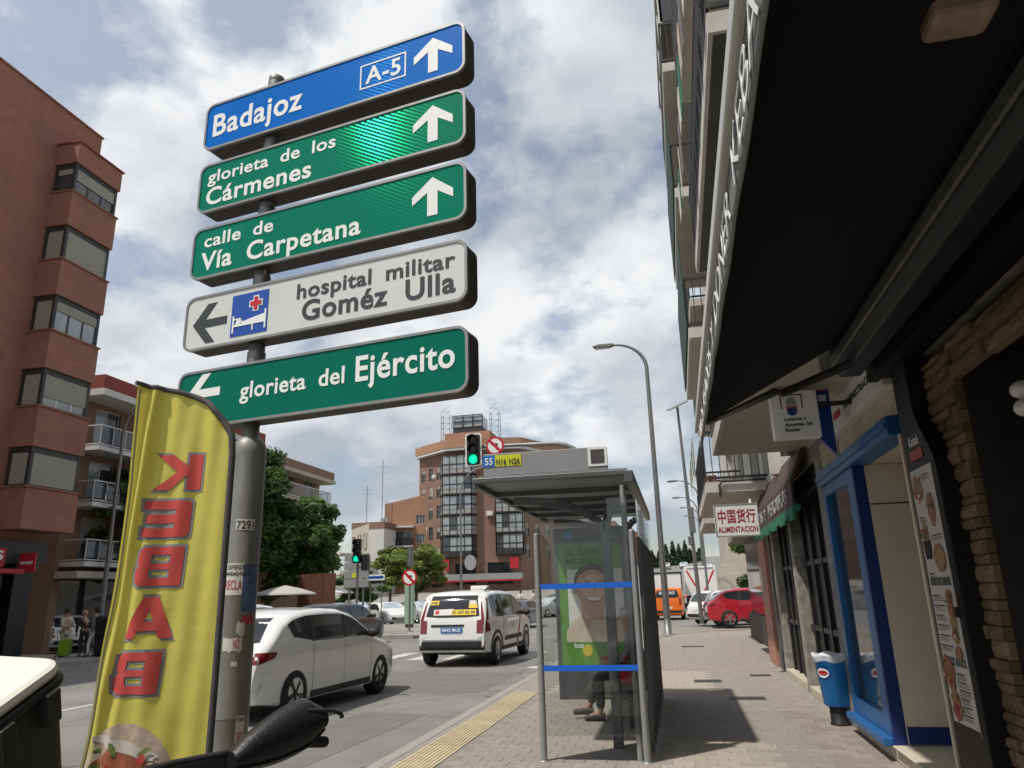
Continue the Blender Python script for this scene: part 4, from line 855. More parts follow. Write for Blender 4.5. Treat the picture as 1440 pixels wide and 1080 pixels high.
            c.patch(sd, [(.1, bl - .02), (.2, bl - .02)], [(.30, rf - .2), (.34, rf - .2)], 'tail_light', 'tail_red', t, n=4, m=7)
        else:
            c.patch('rear', [(s * (xe - .26), bl - .35), (s * (xe - .14), bl - .35)], [(s * (xe - .26), bl + .05), (s * (xe - .14), bl + .05)], 'tail_light', 'tail_red', t, n=5, m=5)
        zl = c.zt(c.L - .25)
        c.patch('front', [(s * .44, zl - .26), (s * (xe - .12), zl - .2)], [(s * .46, zl - .15), (s * (xe - .13), zl - .04)], 'headlight', 'head_glass', t, n=7, m=4)
        for y in wheels: wheel(t, s * (c.W / 2 - .115), y, wr, .215, 5 if kind != 'mpv' else 6, rim)
    # bumpers, plate
    zb = .42
    c.patch('rear', [(-c.W / 2 + .14, zb - .02), (c.W / 2 - .14, zb - .02)], [(-c.W / 2 + .12, zb + .13), (c.W / 2 - .12, zb + .13)], 'rear_bumper', 'car_trim', t, n=16, m=4)
    zp = .70 if kind != 'mpv' else .80
    pl = MB().box(-.26, .26, -.03, -.012, zp - .055, zp + .055).build('rear_plate', plate, t); pl.location.y = c.proj('rear', 0, zp, 0)[1] + .012
    zf = c.zt(c.L - .1)
    c.patch('front', [(-.5, .36), (.5, .36)], [(-.5, .52), (.5, .52)], 'grille', 'car_trim', t, n=10, m=4)
    pl = MB().box(-.26, .26, .0, .02, .44, .54).build('front_plate', 'number_plate', t); pl.location.y = c.proj('front', 0, .49, 0)[1] + .005
    MB().box(-.55, .55, .5, c.L - .6, .24, .55).build('underbody', 'car_trim', t)
    for o in set(COL.objects) - parts_before | {B}:
        if o.parent == t: o.location.y += oy
    bpy.data.objects.remove(hold)
    t['_L'] = c.L; c.oy = oy
    return t, c
WH = (.80, 3.42)
meg, c = car('hatchback_car', 'white hatchback waiting right behind the sign pole', HATCH, 'car_white', (-6.42, 11.95, gz(-6.4, 12)), -3, (.80, 3.46), .325, 1.06, kind='hatch', rim='dark_metal')
c.patch('rear', [(-.3, .66), (.3, .66)], [(-.3, .76), (.3, .76)], 'plate_recess', 'seam', meg, n=6, m=3, off=.003).location.y += c.oy
c.patch('rear', [(.45, .46), (.66, .46)], [(.45, .51), (.66, .51)], 'reflector', 'tail_red', meg, n=6, m=3, off=.012).location.y += c.oy
MB().bar((0, 1.0, 1.42), (0, .85, 1.53), .02).build('antenna', 'car_trim', meg).location.y += c.oy
taxi, c = car('taxi', 'white taxi with red stripe and yellow window stickers waiting at the crossing', MPV, 'car_white', (-5.42, 20.35, gz(-5.4, 20)), -2, (.78, 3.66), .335, 1.06, kind='mpv', plate='plate_taxi', cat='taxi')
def on_taxi(mode, lo, up, name, mat, off=.01, n=8, m=4):
    o = c.patch(mode, lo, up, name, mat, taxi, off, n, m); o.location.y += c.oy; return o
M('taxi_yellow', (.72, .50, .03), .5)
on_taxi('rear', [(-.46, 1.13), (.02, 1.13)], [(-.46, 1.255), (.02, 1.27)], 'window_sticker', 'number_plate', .019); yl = on_taxi('rear', [(-.02, 1.13), (.58, 1.13)], [(-.02, 1.25), (.56, 1.25)], 'window_sticker', 'taxi_yellow', .021)
on_taxi('rear', [(-.58, 1.36), (-.36, 1.36)], [(-.56, 1.46), (-.36, 1.46)], 'window_sticker', 'taxi_yellow', .019); on_taxi('rear', [(.38, 1.28), (.60, 1.28)], [(.38, 1.37), (.57, 1.37)], 'window_sticker', 'taxi_yellow', .020); on_taxi('rear', [(.38, 1.37), (.57, 1.37)], [(.38, 1.45), (.54, 1.45)], 'window_sticker', 'sticker', .020)
on_taxi('rear', [(-.42, 1.16), (-.33, 1.16)], [(-.42, 1.24), (-.33, 1.24)], 'sticker_logo', 'red_paint', .025)
def taxi_text(s, x0, x1, z, cap, mat, off=.027):
    me, a, b, c0, d = text_mesh(s, .02, 0); me = me.copy(); me.materials.clear(); me.materials.append(MATS[mat])
    for v in me.vertices:
        x = x0 + (x1 - x0) * (v.co.x - a) / (b - a); zz = z + v.co.y * cap / .69; p = c.proj('rear', x, zz, off); v.co = p
    o = link('lettering', me, taxi); o.location.y = c.oy; return o
taxi_text('91 547 82 00', .0, .54, 1.165, .055, 'sign_ink'); taxi_text('100', -.54, -.40, 1.385, .05, 'sign_ink'); taxi_text('0842 MLB', -.22, .22, .775, .06, 'sign_letter', .035)
on_taxi('rear', [(-.5, .875), (.3, .875)], [(-.5, .925), (.3, .925)], 'handle_strip', 'car_trim', .012)
on_taxi('rear', [(-.78, .37), (.78, .37)], [(-.80, .56), (.80, .56)], 'bumper_guard', 'car_trim', .03, 16, 5); on_taxi('rear', [(-.80, .60), (.80, .60)], [(-.79, .66), (.79, .66)], 'bumper_edge', 'car_white', .03, 16, 3)
for sd in ('R', 'L'):
    on_taxi(sd, [(2.55, .32), (2.68, .32)], [(2.95, 1.02), (3.02, 1.02)], 'door_stripe', 'red_paint', .008, 3, 14)
    on_taxi(sd, [(1.35, .5), (3.1, .5)], [(1.5, .60), (3.05, .60)], 'door_guard', 'car_trim', .012)
    for y in (.78, 3.66):
        a = np.linspace(rad(-8), rad(188), 22); ro, ri = .335 * 1.34, .335 * 1.12
        on_taxi(sd, [(y + ri * math.cos(q), max(.28, .335 + ri * math.sin(q))) for q in a], [(y + ro * math.cos(q), max(.28, .335 + ro * math.sin(q))) for q in a], 'wheel_arch', 'car_trim', .012, 22, 3)
    s = 1 if sd == 'R' else -1
    MB().tube([(s * .6, .75, 1.66), (s * .61, .95, 1.73), (s * .61, 1.8, 1.755), (s * .6, 2.4, 1.72), (s * .59, 2.55, 1.65)], .02, 8).build('roof_rail', 'car_trim', taxi).location.y += c.oy
rl = MB().box(-.02, .42, 1.55, 1.75, 1.69, 1.79).build('roof_light', 'signal_white', taxi, bev=.02); rl.location.y += c.oy
GRP = 'cars in the street'
car('saloon_car', 'silver car beside the white hatchback, in the next lane', HATCH, 'car_silver', (-9.15, 17.0, gz(-9, 17)), -2, WH, .32, 1.04, GRP, kind='hatch')
car('estate_car', 'tall white car whose roof shows over the silver one', SUV, 'car_white', (-11.9, 19.2, gz(-12, 19)), -2, (.8, 3.45), .34, 1.05, GRP, kind='suv')
car('suv_car', 'dark suv by the foot of the roadside traffic light', SUV, 'car_dark', (-12.9, 27.6, gz(-13, 27.6)), -4, (.8, 3.45), .34, 1.02, GRP, kind='suv')
car('hatchback_car', 'small white hatchback facing the road beyond the no left turn sign', HATCH, 'car_white', (-18.8, 47.2, gz(-18, 47)), 222, WH, .32, 1.0, GRP, kind='hatch', detail=False)
car('hatchback_car', 'silver car parked behind the white hatchback, left of the taxi', HATCH, 'car_silver', (-17.2, 50.0, gz(-17, 50)), 215, WH, .32, 1.0, GRP, kind='hatch', detail=False)
car('hatchback_car', 'dark grey car ahead of the taxi on its right', HATCH, 'car_grey', (-8.5, 40, gz(-8, 40)), -3, WH, .32, 1.0, GRP, kind='hatch', detail=False)
car('hatchback_car', 'grey car seen between the taxi and the shelter post', HATCH, 'car_silver', (-9.6, 56, gz(-9, 56)), 150, WH, .32, 1.0, GRP, kind='hatch', detail=False)
car('suv_car', 'small dark car parked under the trees', SUV, 'car_grey', (-22.0, 49.5, gz(-22, 49)), 215, (.8, 3.45), .34, .95, GRP, kind='suv', detail=False)
car('suv_car', 'white car parked in the side street at the far left', SUV, 'car_white', (-27.6, 28.9, gz(-26, 29)), 70, (.8, 3.45), .34, 1.0, GRP, kind='suv', detail=False)
car('hatchback_car', 'red hatchback crossing at the end of the pavement', HATCH, 'car_red', (3.25, 33.2, .03), -88, WH, .33, 1.06, GRP, kind='hatch')
car('suv_car', 'white car half hidden behind the red hatchback', SUV, 'car_white', (2.45, 38, -.1), -60, (.8, 3.45), .34, 1.0, GRP, kind='suv', detail=False)
van, c = car('delivery_van', 'orange delivery van seen from behind, right of the bus shelter', VAN, 'car_orange', (-.75, 47.5, gz(0, 47)), -1, (.75, 3.5), .32, 1.0, GRP, cat='van', kind='van')
text('BUTANO', 'sign_letter', van, -.45, .45, 1.45, .16, c.oy - .12 + .1, .03)
car('delivery_van', 'second orange van glimpsed past the dark corner pillar', VAN, 'car_orange', (6.0, 37.5, -.1), -80, (.75, 3.5), .32, 1.0, GRP, cat='van', kind='van', detail=False)
for k, (x, y, p, l) in enumerate([(-2.6, 170, 'car_white', 'leftmost of the cars on the far hill'), (1.2, 172, 'car_silver', 'car on the far hill just right of the tall lamp'), (5.5, 150, 'car_white', 'white car on the far hill above the truck')]):
    car('hatchback_car', l, HATCH, p, (x, y, gz(x, y)), 178 if k else 0, WH, .32, 1.0, 'cars on the far hill', kind='hatch', detail=False)
# trucks
def truck(label, x, y, w, h, red=False):
    t = thing('truck', label, 'truck', (x, y, gz(x, y)), 0, 'white trucks ahead')
    MB().box(-w / 2, w / 2, 0, 6, .9, h).build('cargo_box', 'white_paint', t, bev=.04); MB().box(-w / 2 + .1, w / 2 - .1, .1, 8, .6, .88).build('chassis', 'car_trim', t); MB().box(-w / 2 + .1, w / 2 - .1, 6.2, 8, .9, 2.5).build('cab', 'white_paint', t, bev=.15); MB().box(-w / 2 + .2, w / 2 - .2, 7.95, 8.01, 1.6, 2.3).build('windscreen', 'glass_dark', t)
    for s in (-1, 1):
        for yy in (1.2, 7.0): wheel(t, s * (w / 2 - .2), yy, .45, .3, 6)
        MB().box(s * (w / 2 - .2) - .12, s * (w / 2 - .2) + .12, -.04, 0, .62, .8).build('tail_light', 'tail_red', t)
    if red:
        for s in (-1, 1): MB().prism([(s * .08, 1.1), (s * .08 + s * .14, 1.1), (s * (w / 2 - .1), h - .35), (s * (w / 2 - .26), h - .35)], -.012, -.002).build('chevron_stripe', 'red_paint', t)
        MB().box(-w / 2 + .2, w / 2 - .2, -.012, -.002, h - .25, h - .12).build('top_stripe', 'sign_panel_grey', t)
    else:
        for x0 in (-w / 2, w / 2 - .1, -.05): MB().box(x0, x0 + .1, -.03, -.002, .9, h).build('door_frame', 'dark_metal', t)
        MB().box(-w / 2, w / 2, -.04, -.002, h - .1, h + .03).build('door_frame', 'dark_metal', t)
    return t
truck('white box truck with two slanted red stripes on its rear', 1.75, 66, 2.6, 3.3, True); truck('white truck with dark framed rear doors behind the orange van', -1.05, 63, 2.5, 2.9)
# ------------------------------------------------------------------ people: one skinned body each, clothes as children
M('skin', (.42, .25, .17), .6, var=.06); M('skin_tan', (.34, .19, .12), .6); M('hair_dark', (.02, .016, .013), .7); M('hair_grey', (.25, .24, .22), .8); M('cloth_cream', (.50, .46, .38), .85, var=.12, vscale=14); M('cloth_charcoal', (.035, .035, .037), .85, var=.15, vscale=14); M('cloth_white', (.62, .61, .58), .85, var=.1, vscale=12); M('cloth_grey', (.18, .18, .185), .85, var=.3, vscale=22); M('shoe', (.03, .027, .025), .6); M('cloth_red', (.40, .02, .05), .8); M('trolley_green', (.22, .34, .02), .7, var=.1)
def skinned(name, pts, edges, mat, parent, root=0, sub=1):
    me = bpy.data.meshes.new(name); me.from_pydata([p[:3] for p in pts], edges, []); o = bpy.data.objects.new(name, me); COL.objects.link(o)
    md = o.modifiers.new('s', 'SKIN'); sb = o.modifiers.new('d', 'SUBSURF'); sb.levels = sub; md.use_smooth_shade = True
    for i, p in enumerate(pts):
        r = p[3] if isinstance(p[3], tuple) else (p[3], p[3]); me.skin_vertices[0].data[i].radius = r; me.skin_vertices[0].data[i].use_root = i == root
    bpy.context.view_layer.update(); dg = bpy.context.evaluated_depsgraph_get(); nm = bpy.data.meshes.new_from_object(o.evaluated_get(dg)); bpy.data.objects.remove(o); nm.materials.clear(); nm.materials.append(MATS[mat]); nm.name = name
    return link(name, nm, parent)
def person(label, loc, rz, J, top, bottom, hair, skin='skin', scale=1., group=None, hairlen=0.):
    """J: joint name -> (x,y,z); the person faces +y"""
    t = thing('person', label, 'person', loc, rz, group); t.scale = (scale,) * 3; g = lambda k: Vector(J[k])
    P, E = [], []
    def add(v, r, to=None):
        P.append((*v, r)); i = len(P) - 1
        if to is not None: E.append((to, i))
        return i
    pel = add(g('pelvis'), .13); ch = add(g('chest'), .14, pel); nk = add(g('neck'), .055, ch); h0 = add(g('head') + Vector((0, .0, -.05)), .075, nk); h1 = add(g('head') + Vector((0, 0, .05)), .088, h0); add(g('head') + Vector((0, -.005, .10)), .06, h1)
    for s in ('l', 'r'):
        a = add(g(s + 'sh'), .06, ch); b = add(g(s + 'el'), .042, a); w = add(g(s + 'wr'), .028, b); hd = (g(s + 'wr') - g(s + 'el')).normalized(); sd = Vector((hd.y, -hd.x, 0)); sd = sd.normalized() if sd.length > .1 else Vector((0, 1, 0)); pm = add(g(s + 'wr') + hd * .07, .03, w)
        for k, ln in enumerate((.075, .085, .08, .065)):
            f1 = add(g(s + 'wr') + hd * .11 + sd * (.027 - .018 * k), .009, pm); add(g(s + 'wr') + hd * (.11 + ln * .7) + sd * (.027 - .018 * k) + Vector((0, .02, 0)), .008, f1)
        f1 = add(g(s + 'wr') + hd * .06 + sd * .045, .01, pm); add(g(s + 'wr') + hd * .1 + sd * .055, .009, f1)
        hp = add(g(s + 'hip'), .085, pel); kn = add(g(s + 'kn'), .055, hp); an = add(g(s + 'an'), .04, kn); add(g(s + 'an') + Vector(J.get('toe', (0, .16, -.05))), .035, an)
    skinned('body', P, E, skin, t)
    hd = g('head'); MB().ball(hd + Vector((0, -.025, .045)), (.1, .108, .105 + hairlen * .2), 14, 9).build('hair', hair, t)
    face = MB().ball(hd + Vector((0, .095, -.01)), (.014, .02, .022), 8, 6).build('nose', skin, t)
    for s in (-1, 1): MB().ball(hd + Vector((s * .034, .078, .02)), (.012, .008, .007), 8, 6).build('eye', 'hair_dark', t)
    MB().ball(hd + Vector((0, .082, -.05)), (.024, .008, .007), 8, 6).build('mouth', 'ad_lip', t)
    P.clear(); E.clear()
    pel = add(g('pelvis') + Vector((0, 0, .0)), (.16, .13)); ch = add(g('chest'), (.17, .13), pel); add(g('neck') + Vector((0, 0, -.05)), .075, ch)
    for s in ('l', 'r'):
        a = add(g(s + 'sh'), .075, ch); b = add(g(s + 'el'), .056, a); add(g(s + 'el').lerp(g(s + 'wr'), .85), .043, b)
    skinned('shirt', P, E, top, t)
    P.clear(); E.clear()
    pel = add(g('pelvis') + Vector((0, 0, -.02)), (.15, .125))
    for s in ('l', 'r'): hp = add(g(s + 'hip'), .1, pel); kn = add(g(s + 'kn'), .075, hp); add(g(s + 'kn').lerp(g(s + 'an'), .93), .06, kn)
    skinned('trousers', P, E, bottom, t)
    for s in ('l', 'r'):
        a = g(s + 'an'); tv = Vector(J.get('toe', (0, .16, -.05)))
        MB().tube([a + Vector((0, -.05, -.045)), a + tv * .4 + Vector((0, 0, -.02)), a + tv * 1.25], [.045, .05, .03], 10).build('shoe', 'shoe', t)
    return t
STAND = dict(pelvis=(0, 0, .95), chest=(0, .01, 1.28), neck=(0, .0, 1.46), head=(0, .02, 1.60), lsh=(-.19, 0, 1.38), rsh=(.19, 0, 1.38), lel=(-.25, -.02, 1.1), rel=(.25, -.02, 1.1), lwr=(-.24, .08, .87), rwr=(.24, .08, .87), lhip=(-.09, 0, .88), rhip=(.09, 0, .88), lkn=(-.1, .03, .5), rkn=(.1, .03, .5), lan=(-.1, 0, .08), ran=(.1, 0, .08))
def pose(**kw): d = dict(STAND); d.update(kw); return d
person('person in a cream jacket and pale trousers facing the others at far left', (-22.6, 24.6, gz(-22.6, 24.6) + .13), rad(-95), pose(lel=(-.27, .1, 1.12), lwr=(-.15, .28, 1.1), rel=(.27, .1, 1.12), rwr=(.12, .3, 1.12)), 'cloth_cream', 'cloth_cream', 'hair_dark', group='people on the far pavement')
person('bald person in a dark jacket leaning towards the green trolley', (-21.65, 24.5, gz(-21.6, 24.5) + .13), rad(60), pose(pelvis=(0, -.05, .93), chest=(0, .1, 1.22), neck=(0, .18, 1.39), head=(0, .24, 1.51), lsh=(-.19, .12, 1.32), rsh=(.19, .12, 1.32), lel=(-.25, .12, 1.05), rel=(.24, .14, 1.05), lwr=(-.2, .25, .85), rwr=(.2, .28, .88)), 'cloth_charcoal', 'cloth_charcoal', 'skin', group='people on the far pavement')
person('person in a striped top and white trousers with a shoulder strap', (-21.15, 24.4, gz(-21, 24.4) + .13), rad(120), pose(lkn=(-.1, .12, .5), lan=(-.1, .12, .08), rkn=(.1, -.02, .5), ran=(.1, -.16, .1)), 'cloth_grey', 'cloth_white', 'hair_dark', group='people on the far pavement', hairlen=.15)
t = thing('shopping_trolley', 'lime green shopping trolley standing between the people at far left', 'trolley', (-22.05, 24.1, gz(-22, 24) + .13), rad(20))
MB().prism([(-.2, .1), (.17, .1), (.2, .55), (.14, .68), (-.16, .66), (-.22, .55)], -.14, .14).build('bag', 'trolley_green', t, bev=.03); MB().tube([(-.2, 0, .08), (-.28, 0, .6), (-.36, 0, .95), (-.33, 0, .97)], .012, 8).build('handle', 'dark_metal', t)
for s in (-1, 1):
    w = wheel_mb(.08, .03, 14).build('wheel', 'rubber', t); w.rotation_euler = (math.pi / 2, 0, 0); w.location = (-.18, s * .16, .08)
person('small figure in a white shirt before the corner building, left of the pair', (-13.0, 62, gz(-13, 62) + .1), 0, STAND, 'cloth_white', 'cloth_charcoal', 'hair_dark', group='people by the corner building')
person('small figure in a white shirt before the corner building, right of the pair', (-12.0, 62.5, gz(-12, 62) + .1), rad(30), STAND, 'cloth_white', 'cloth_grey', 'hair_dark', group='people by the corner building')
SIT = dict(pelvis=(0, 0, .56), chest=(0, .02, .88), neck=(0, .05, 1.06), head=(0, .09, 1.19), lsh=(-.19, .02, .98), rsh=(.19, .02, .98), lel=(-.24, .1, .74), rel=(.24, .1, .74), lwr=(-.12, .3, .68), rwr=(.12, .3, .68), lhip=(-.09, .04, .54), rhip=(.09, .04, .54), lkn=(-.11, .46, .52), rkn=(.11, .46, .52), lan=(-.11, .46, .09), ran=(.11, .62, .13))
person('seated person in a grey patterned jacket waiting inside the shelter', (-.62, 9.85, 0), rad(92), SIT, 'cloth_grey', 'cloth_charcoal', 'hair_grey', 'skin_tan')
t = thing('handbag', 'red bag on the shelter bench beside the seated person', 'bag', (-.66, 9.45, .457)); MB().prism([(-.15, 0), (.13, 0), (.16, .12), (.1, .2), (-.1, .2), (-.17, .12)], -.08, .08).build('body', 'cloth_red', t, bev=.02); MB().tube([(-.08, 0, .19), (-.06, 0, .3), (.06, 0, .3), (.08, 0, .19)], .01, 8).build('strap', 'cloth_red', t)
# ------------------------------------------------------------------ buildings
brick_mat('brick_red', (.31, .135, .086), (.265, .11, .069), (.22, .125, .093))
brick_mat('brick_brown', (.245, .145, .10), (.215, .122, .085), (.19, .13, .1)); brick_mat('brick_orange', (.38, .20, .12), (.34, .175, .10), (.28, .18, .13))
M('roof_red', (.23, .05, .035), .8, var=.15, vscale=1); M('stucco_grey', (.30, .295, .28), .85, var=.12, vscale=.8, bump=.2); M('stucco_cream', (.42, .38, .31), .85, var=.12, vscale=.7); M('white_wall', (.60, .60, .58), .85, var=.08, vscale=.4); M('shutter', (.30, .28, .235), .6, var=.06, vscale=1.5); M('frame_dark', (.03, .03, .032), .5); M('frame_white', (.55, .55, .53), .5); M('awning_green', (.02, .17, .10), .8, var=.1); M('rail', (.04, .04, .042), .5, metal=.3); M('curtain', (.45, .45, .43), .9, var=.1, vscale=6); M('shop_black', (.014, .014, .015), .45); M('shop_red', (.38, .015, .025), .5); M('rail_glass', (.05, .06, .07), .1, spec=.8)
def slat_mesh(w, h, n):
    mb = MB()
    for k in range(n): z = h * k / n; mb.box(-w / 2, w / 2, -.012, .0, z + h / n * .08, z + h / n)
    mb.box(-w / 2, w / 2, 0, .01, 0, h)
    return mb
def window(parent, x, z, w, h, y=.12, frame='frame_white', pane='glass_window', mull=1, shut=0., curtain=False, trans=0):
    """x,z = lower middle; frame sits in the opening at depth y (local +y is into the wall)"""
    f = .05; mb = MB(); mb.box(x - w / 2, x + w / 2, y - .03, y + .03, z, z + f).box(x - w / 2, x + w / 2, y - .03, y + .03, z + h - f, z + h)
    for k in range(mull + 2): xx = x - w / 2 + (w - f) * k / (mull + 1); mb.box(xx, xx + f, y - .028, y + .028, z + f, z + h - f)
    for k in range(trans): zz = z + h * (k + 1) / (trans + 1); mb.box(x - w / 2 + f, x + w / 2 - f, y - .026, y + .026, zz - f / 2, zz + f / 2)
    o = mb.build('window', frame, parent)
    pw = (w - f) / (mull + 1)
    for k in range(mull + 1): MB().box(x - w / 2 + f + pw * k, x - w / 2 + pw * (k + 1), y - .004, y + .004, z + f, z + h - f).build('pane', pane if not (curtain and k % 2 == 0) else 'glass_pale', o)
    if shut > 0:
        s = slat_mesh(w - .04, h * shut, max(4, int(h * shut / .06))); s.v = [(a + x, b + y - .05, c + z + h * (1 - shut)) for a, b, c in s.v]; s.build('shutter', 'shutter', o)
    return o
def box_bldg(name, label, loc, rz, w, d, h, mat, holes, roofmat='stucco_grey', group=None):
    t = thing(name, label, 'building', loc, rz, group)
    mb = MB(); gridwall(mb, 0, w, 0, h, holes); mb.add([(0, 0, 0), (0, d, 0), (0, d, h), (0, 0, h)], [(0, 3, 2, 1)]); mb.add([(w, 0, 0), (w, d, 0), (w, d, h), (w, 0, h)], [(0, 1, 2, 3)]); mb.add([(0, d, 0), (w, d, 0), (w, d, h), (0, d, h)], [(3, 2, 1, 0)])
    mb.build('wall', mat, t); MB().box(.05, w - .05, .05, d, h - .25, h - .2).build('roof', roofmat, t)
    if holes: MB().box(.05, w - .05, .45, .5, .05, h - .3).build('room_back', 'shop_black', t)
    return t
# --- near left: red brick block with a stack of bay windows (wall faces the street, local x = +Y)
WX, YE = -22.0, 22.37
t = thing('brick_building', 'tall red brick block with a stack of shuttered bay windows at the left edge', 'building', (WX, 4, -.3), rad(90))
H = 20.6; ln = YE - 4
mb = MB(); mb.add([(0, 0, 3.6), (ln, 0, 3.6), (ln, 0, H), (0, 0, H)], [(0, 1, 2, 3)]); mb.add([(ln, 0, 3.6), (ln, 14, 3.6), (ln, 14, H), (ln, 0, H)], [(0, 1, 2, 3)]); mb.add([(0, 0, 3.6), (0, 14, 3.6), (0, 14, H), (0, 0, H)], [(3, 2, 1, 0)]); mb.add([(0, 14, 3.6), (ln, 14, 3.6), (ln, 14, H), (0, 14, H)], [(3, 2, 1, 0)]); mb.add([(0, 0, 3.6), (ln, 0, 3.6), (ln, 14, 3.6), (0, 14, 3.6)], [(3, 2, 1, 0)])
mb.build('wall', 'brick_red', t); MB().box(.06, ln - .06, .06, 13.9, H - .3, H - .2).build('roof', 'roof_red', t); MB().box(-.05, ln + .05, -.05, .22, H, H + .07).build('coping', 'brick_red', t)
by0, by1, bd = 16.35, 18.62, 1.0      # bay along local x; projects to local y = -bd
tops = [18.95, 16.86, 14.07, 11.30, 8.51, 5.74]
for k, zt in enumerate(tops):
    hb = 1.38 if k else .85
    ap = MB().prism([(by0, 0), (by1, 0), (by1, -bd), (by0, -bd)], zt - hb, zt, 'z').build('bay_apron', 'brick_red', t)
    if k == 0: MB().box(by0 - .06, by1 + .06, -bd - .06, -.002, zt, zt + .06).build('bay_cap', 'roof_red', ap)
    else: MB().box(by0 - .05, by1 + .05, -bd - .05, -.002, zt, zt + .05).build('bay_sill', 'brick_red', ap)
    if k < 5:
        z1 = zt - hb; z0 = tops[k + 1] + .05; ins = .12; wh = z1 - z0
        bw = thing('bay_window', '', '', (0, 0, 0)); bw.parent = t
        for kk in list(bw.keys()): del bw[kk]
        fr = MB()
        for xx, yy in ((by0 + ins, -bd + ins), (by1 - ins, -bd + ins), (by0 + ins, -.1), (by1 - ins, -.1)): fr.box(xx - .06, xx + .06, yy - .06, yy + .06, z0, z1)
        fr.box(by0 + ins, by1 - ins, -bd + ins - .04, -bd + ins + .04, z1 - .22, z1).box(by0 + ins - .04, by0 + ins + .04, -bd + ins, -.1, z1 - .22, z1).box(by0 + ins, by1 - ins, -bd + ins - .04, -bd + ins + .04, z0, z0 + .06)
        fr.build('frame', 'frame_dark', bw)
        sh = [.5, 1., .32, .72, 1.][k]; fw = by1 - by0 - 2 * ins - .12; fx = (by0 + by1) / 2; hh = wh - .28
        s = slat_mesh(fw, hh * sh, max(5, int(hh * sh / .055))); s.v = [(a + fx, b - bd + ins - .03, c + z0 + .06 + hh * (1 - sh)) for a, b, c in s.v]; s.build('shutter', 'shutter', bw)
        if sh < 1:
            MB().box(by0 + ins + .06, by1 - ins - .06, -bd + ins, -bd + ins + .01, z0 + .06, z1 - .2).build('pane', 'glass_window' if k == 0 else 'glass_pale', bw)
            for q in (1, 2): xx = by0 + ins + (by1 - by0 - 2 * ins) * q / 3; MB().box(xx - .035, xx + .035, -bd + ins - .02, -bd + ins + .03, z0 + .06, z0 + .06 + hh * (1 - sh)).build('mullion', 'frame_dark' if k != 3 else 'frame_white', bw)
        s = slat_mesh(bd - ins - .22, hh * (1 if k else .25), 20 if k else 6); s.v = [(by0 + ins + b - .03, -bd / 2 - .0 + a, c + z0 + .06 + (0 if k else hh * .75)) for a, b, c in s.v]; s.build('shutter', 'shutter', bw)
        MB().box(by0 + ins, by0 + ins + .01, -bd + ins + .06, -.14, z0 + .06, z1 - .2).build('pane', 'glass_window', bw); MB().box(by1 - ins - .01, by1 - ins, -bd + ins + .06, -.14, z0 + .06, z1 - .2).build('pane', 'glass_window', bw)
# street level of the brick block: dark fascia, pillars, red shop signs
MB().box(0, ln, -.25, .3, 3.3, 4.05).build('fascia', 'frame_dark', t); MB().box(0, ln - .3, 2.4, 2.5, 0, 3.4).build('shop_window', 'glass_dark', t)
for x in (16.0, 10.5, 5.5): MB().box(x, x + .8, -.15, .6, 0, 3.3).build('pillar', 'shop_black', t)
MB().box(17.6, ln, .2, 1.0, 0, 3.3).build('pillar', 'shop_black', t)
o = MB().box(12.4, 16.55, -.42, -.26, 3.15, 3.75).build('shop_sign', 'shop_red', t); text('PS', 'sign_letter', o, 15.85, 16.45, 3.38, .28, -.425, .03, ext=.004)
MB().box(12.3, 16.7, -1.1, -.3, 2.92, 3.06).build('shop_awning', 'shop_red', t)
bs = MB().box(17.2, 17.26, -.95, -.3, 2.98, 3.62).build('blade_sign', 'shop_red', t); x_ = text('SUPUEST', 'sign_letter', bs, 0, .5, 0, .09, 0, .02); x_.rotation_euler = (math.pi / 2, 0, rad(-90)); x_.location = (17.195, -.38, 3.25)
# --- second block on the left: white balconies, red fascia
def balcony(parent, x0, x1, z, d, slabmat, railmat, kind='panel', zh=.95):
    b = MB().box(x0, x1, -d, -.002, z - .2, z).build('balcony', slabmat, parent)
    r = MB(); r.box(x0, x1, -d, -d + .04, z + zh - .05, z + zh)
    n = max(2, int((x1 - x0) / (.75 if kind == 'panel' else .12)))
    for k in range(n + 1): xx = x0 + (x1 - x0 - .03) * k / n; r.box(xx, xx + (.04 if kind == 'panel' else .018), -d + .005, -d + .03, z + .05, z + zh - .05)
    for s in (x0, x1 - .03): r.box(s, s + .03, -d + .04, 0, z + zh - .05, z + zh).box(s, s + .03, -d + .04, 0, z + .05, z + .1)
    m = max(2, int(d / .13))
    if kind != 'panel':
        for s in (x0, x1 - .03):
            for k in range(1, m): r.box(s, s + .016, -d + d * k / m, -d + d * k / m + .016, z + .1, z + zh - .05)
    r.box(x0, x1, -d, -d + .03, z + .05, z + .1); r.build('railing', railmat, b)
    if kind == 'panel':
        for k in range(n): xx = x0 + (x1 - x0 - .03) * k / n; MB().box(xx + .06, xx + (x1 - x0) / n - .03, -d + .012, -d + .022, z + .16, z + zh - .1).build('rail_panel', 'rail_glass', b)
    return b
B2 = (-26.0, 27.2, -.3)
holes = []
fl_h = [3.7, 6.25, 8.75]
for z in fl_h:
    for x in (1.2, 4.6, 8.0, 11.4): holes += [(x, x + 1.6, z + .02, z + 2.05)]
t = box_bldg('apartment_block', 'dark brick block with white balconies behind the left lamp', B2, rad(90), 13.5, 10, 11.6, 'brick_brown', holes + [(.4, 13.2, .05, 3.0)])
for i, z in enumerate(fl_h):
    for j, x in enumerate((1.2, 4.6, 8.0, 11.4)): window(t, x + .8, z + .02, 1.6, 2.03, .14, 'frame_white', mull=1, shut=.3 if (i + j) % 3 == 0 else 0, curtain=True)
    for x0 in (.2, 7.0): balcony(t, x0, x0 + 6.2, z, 1.3, 'frame_white', 'frame_white', 'panel')
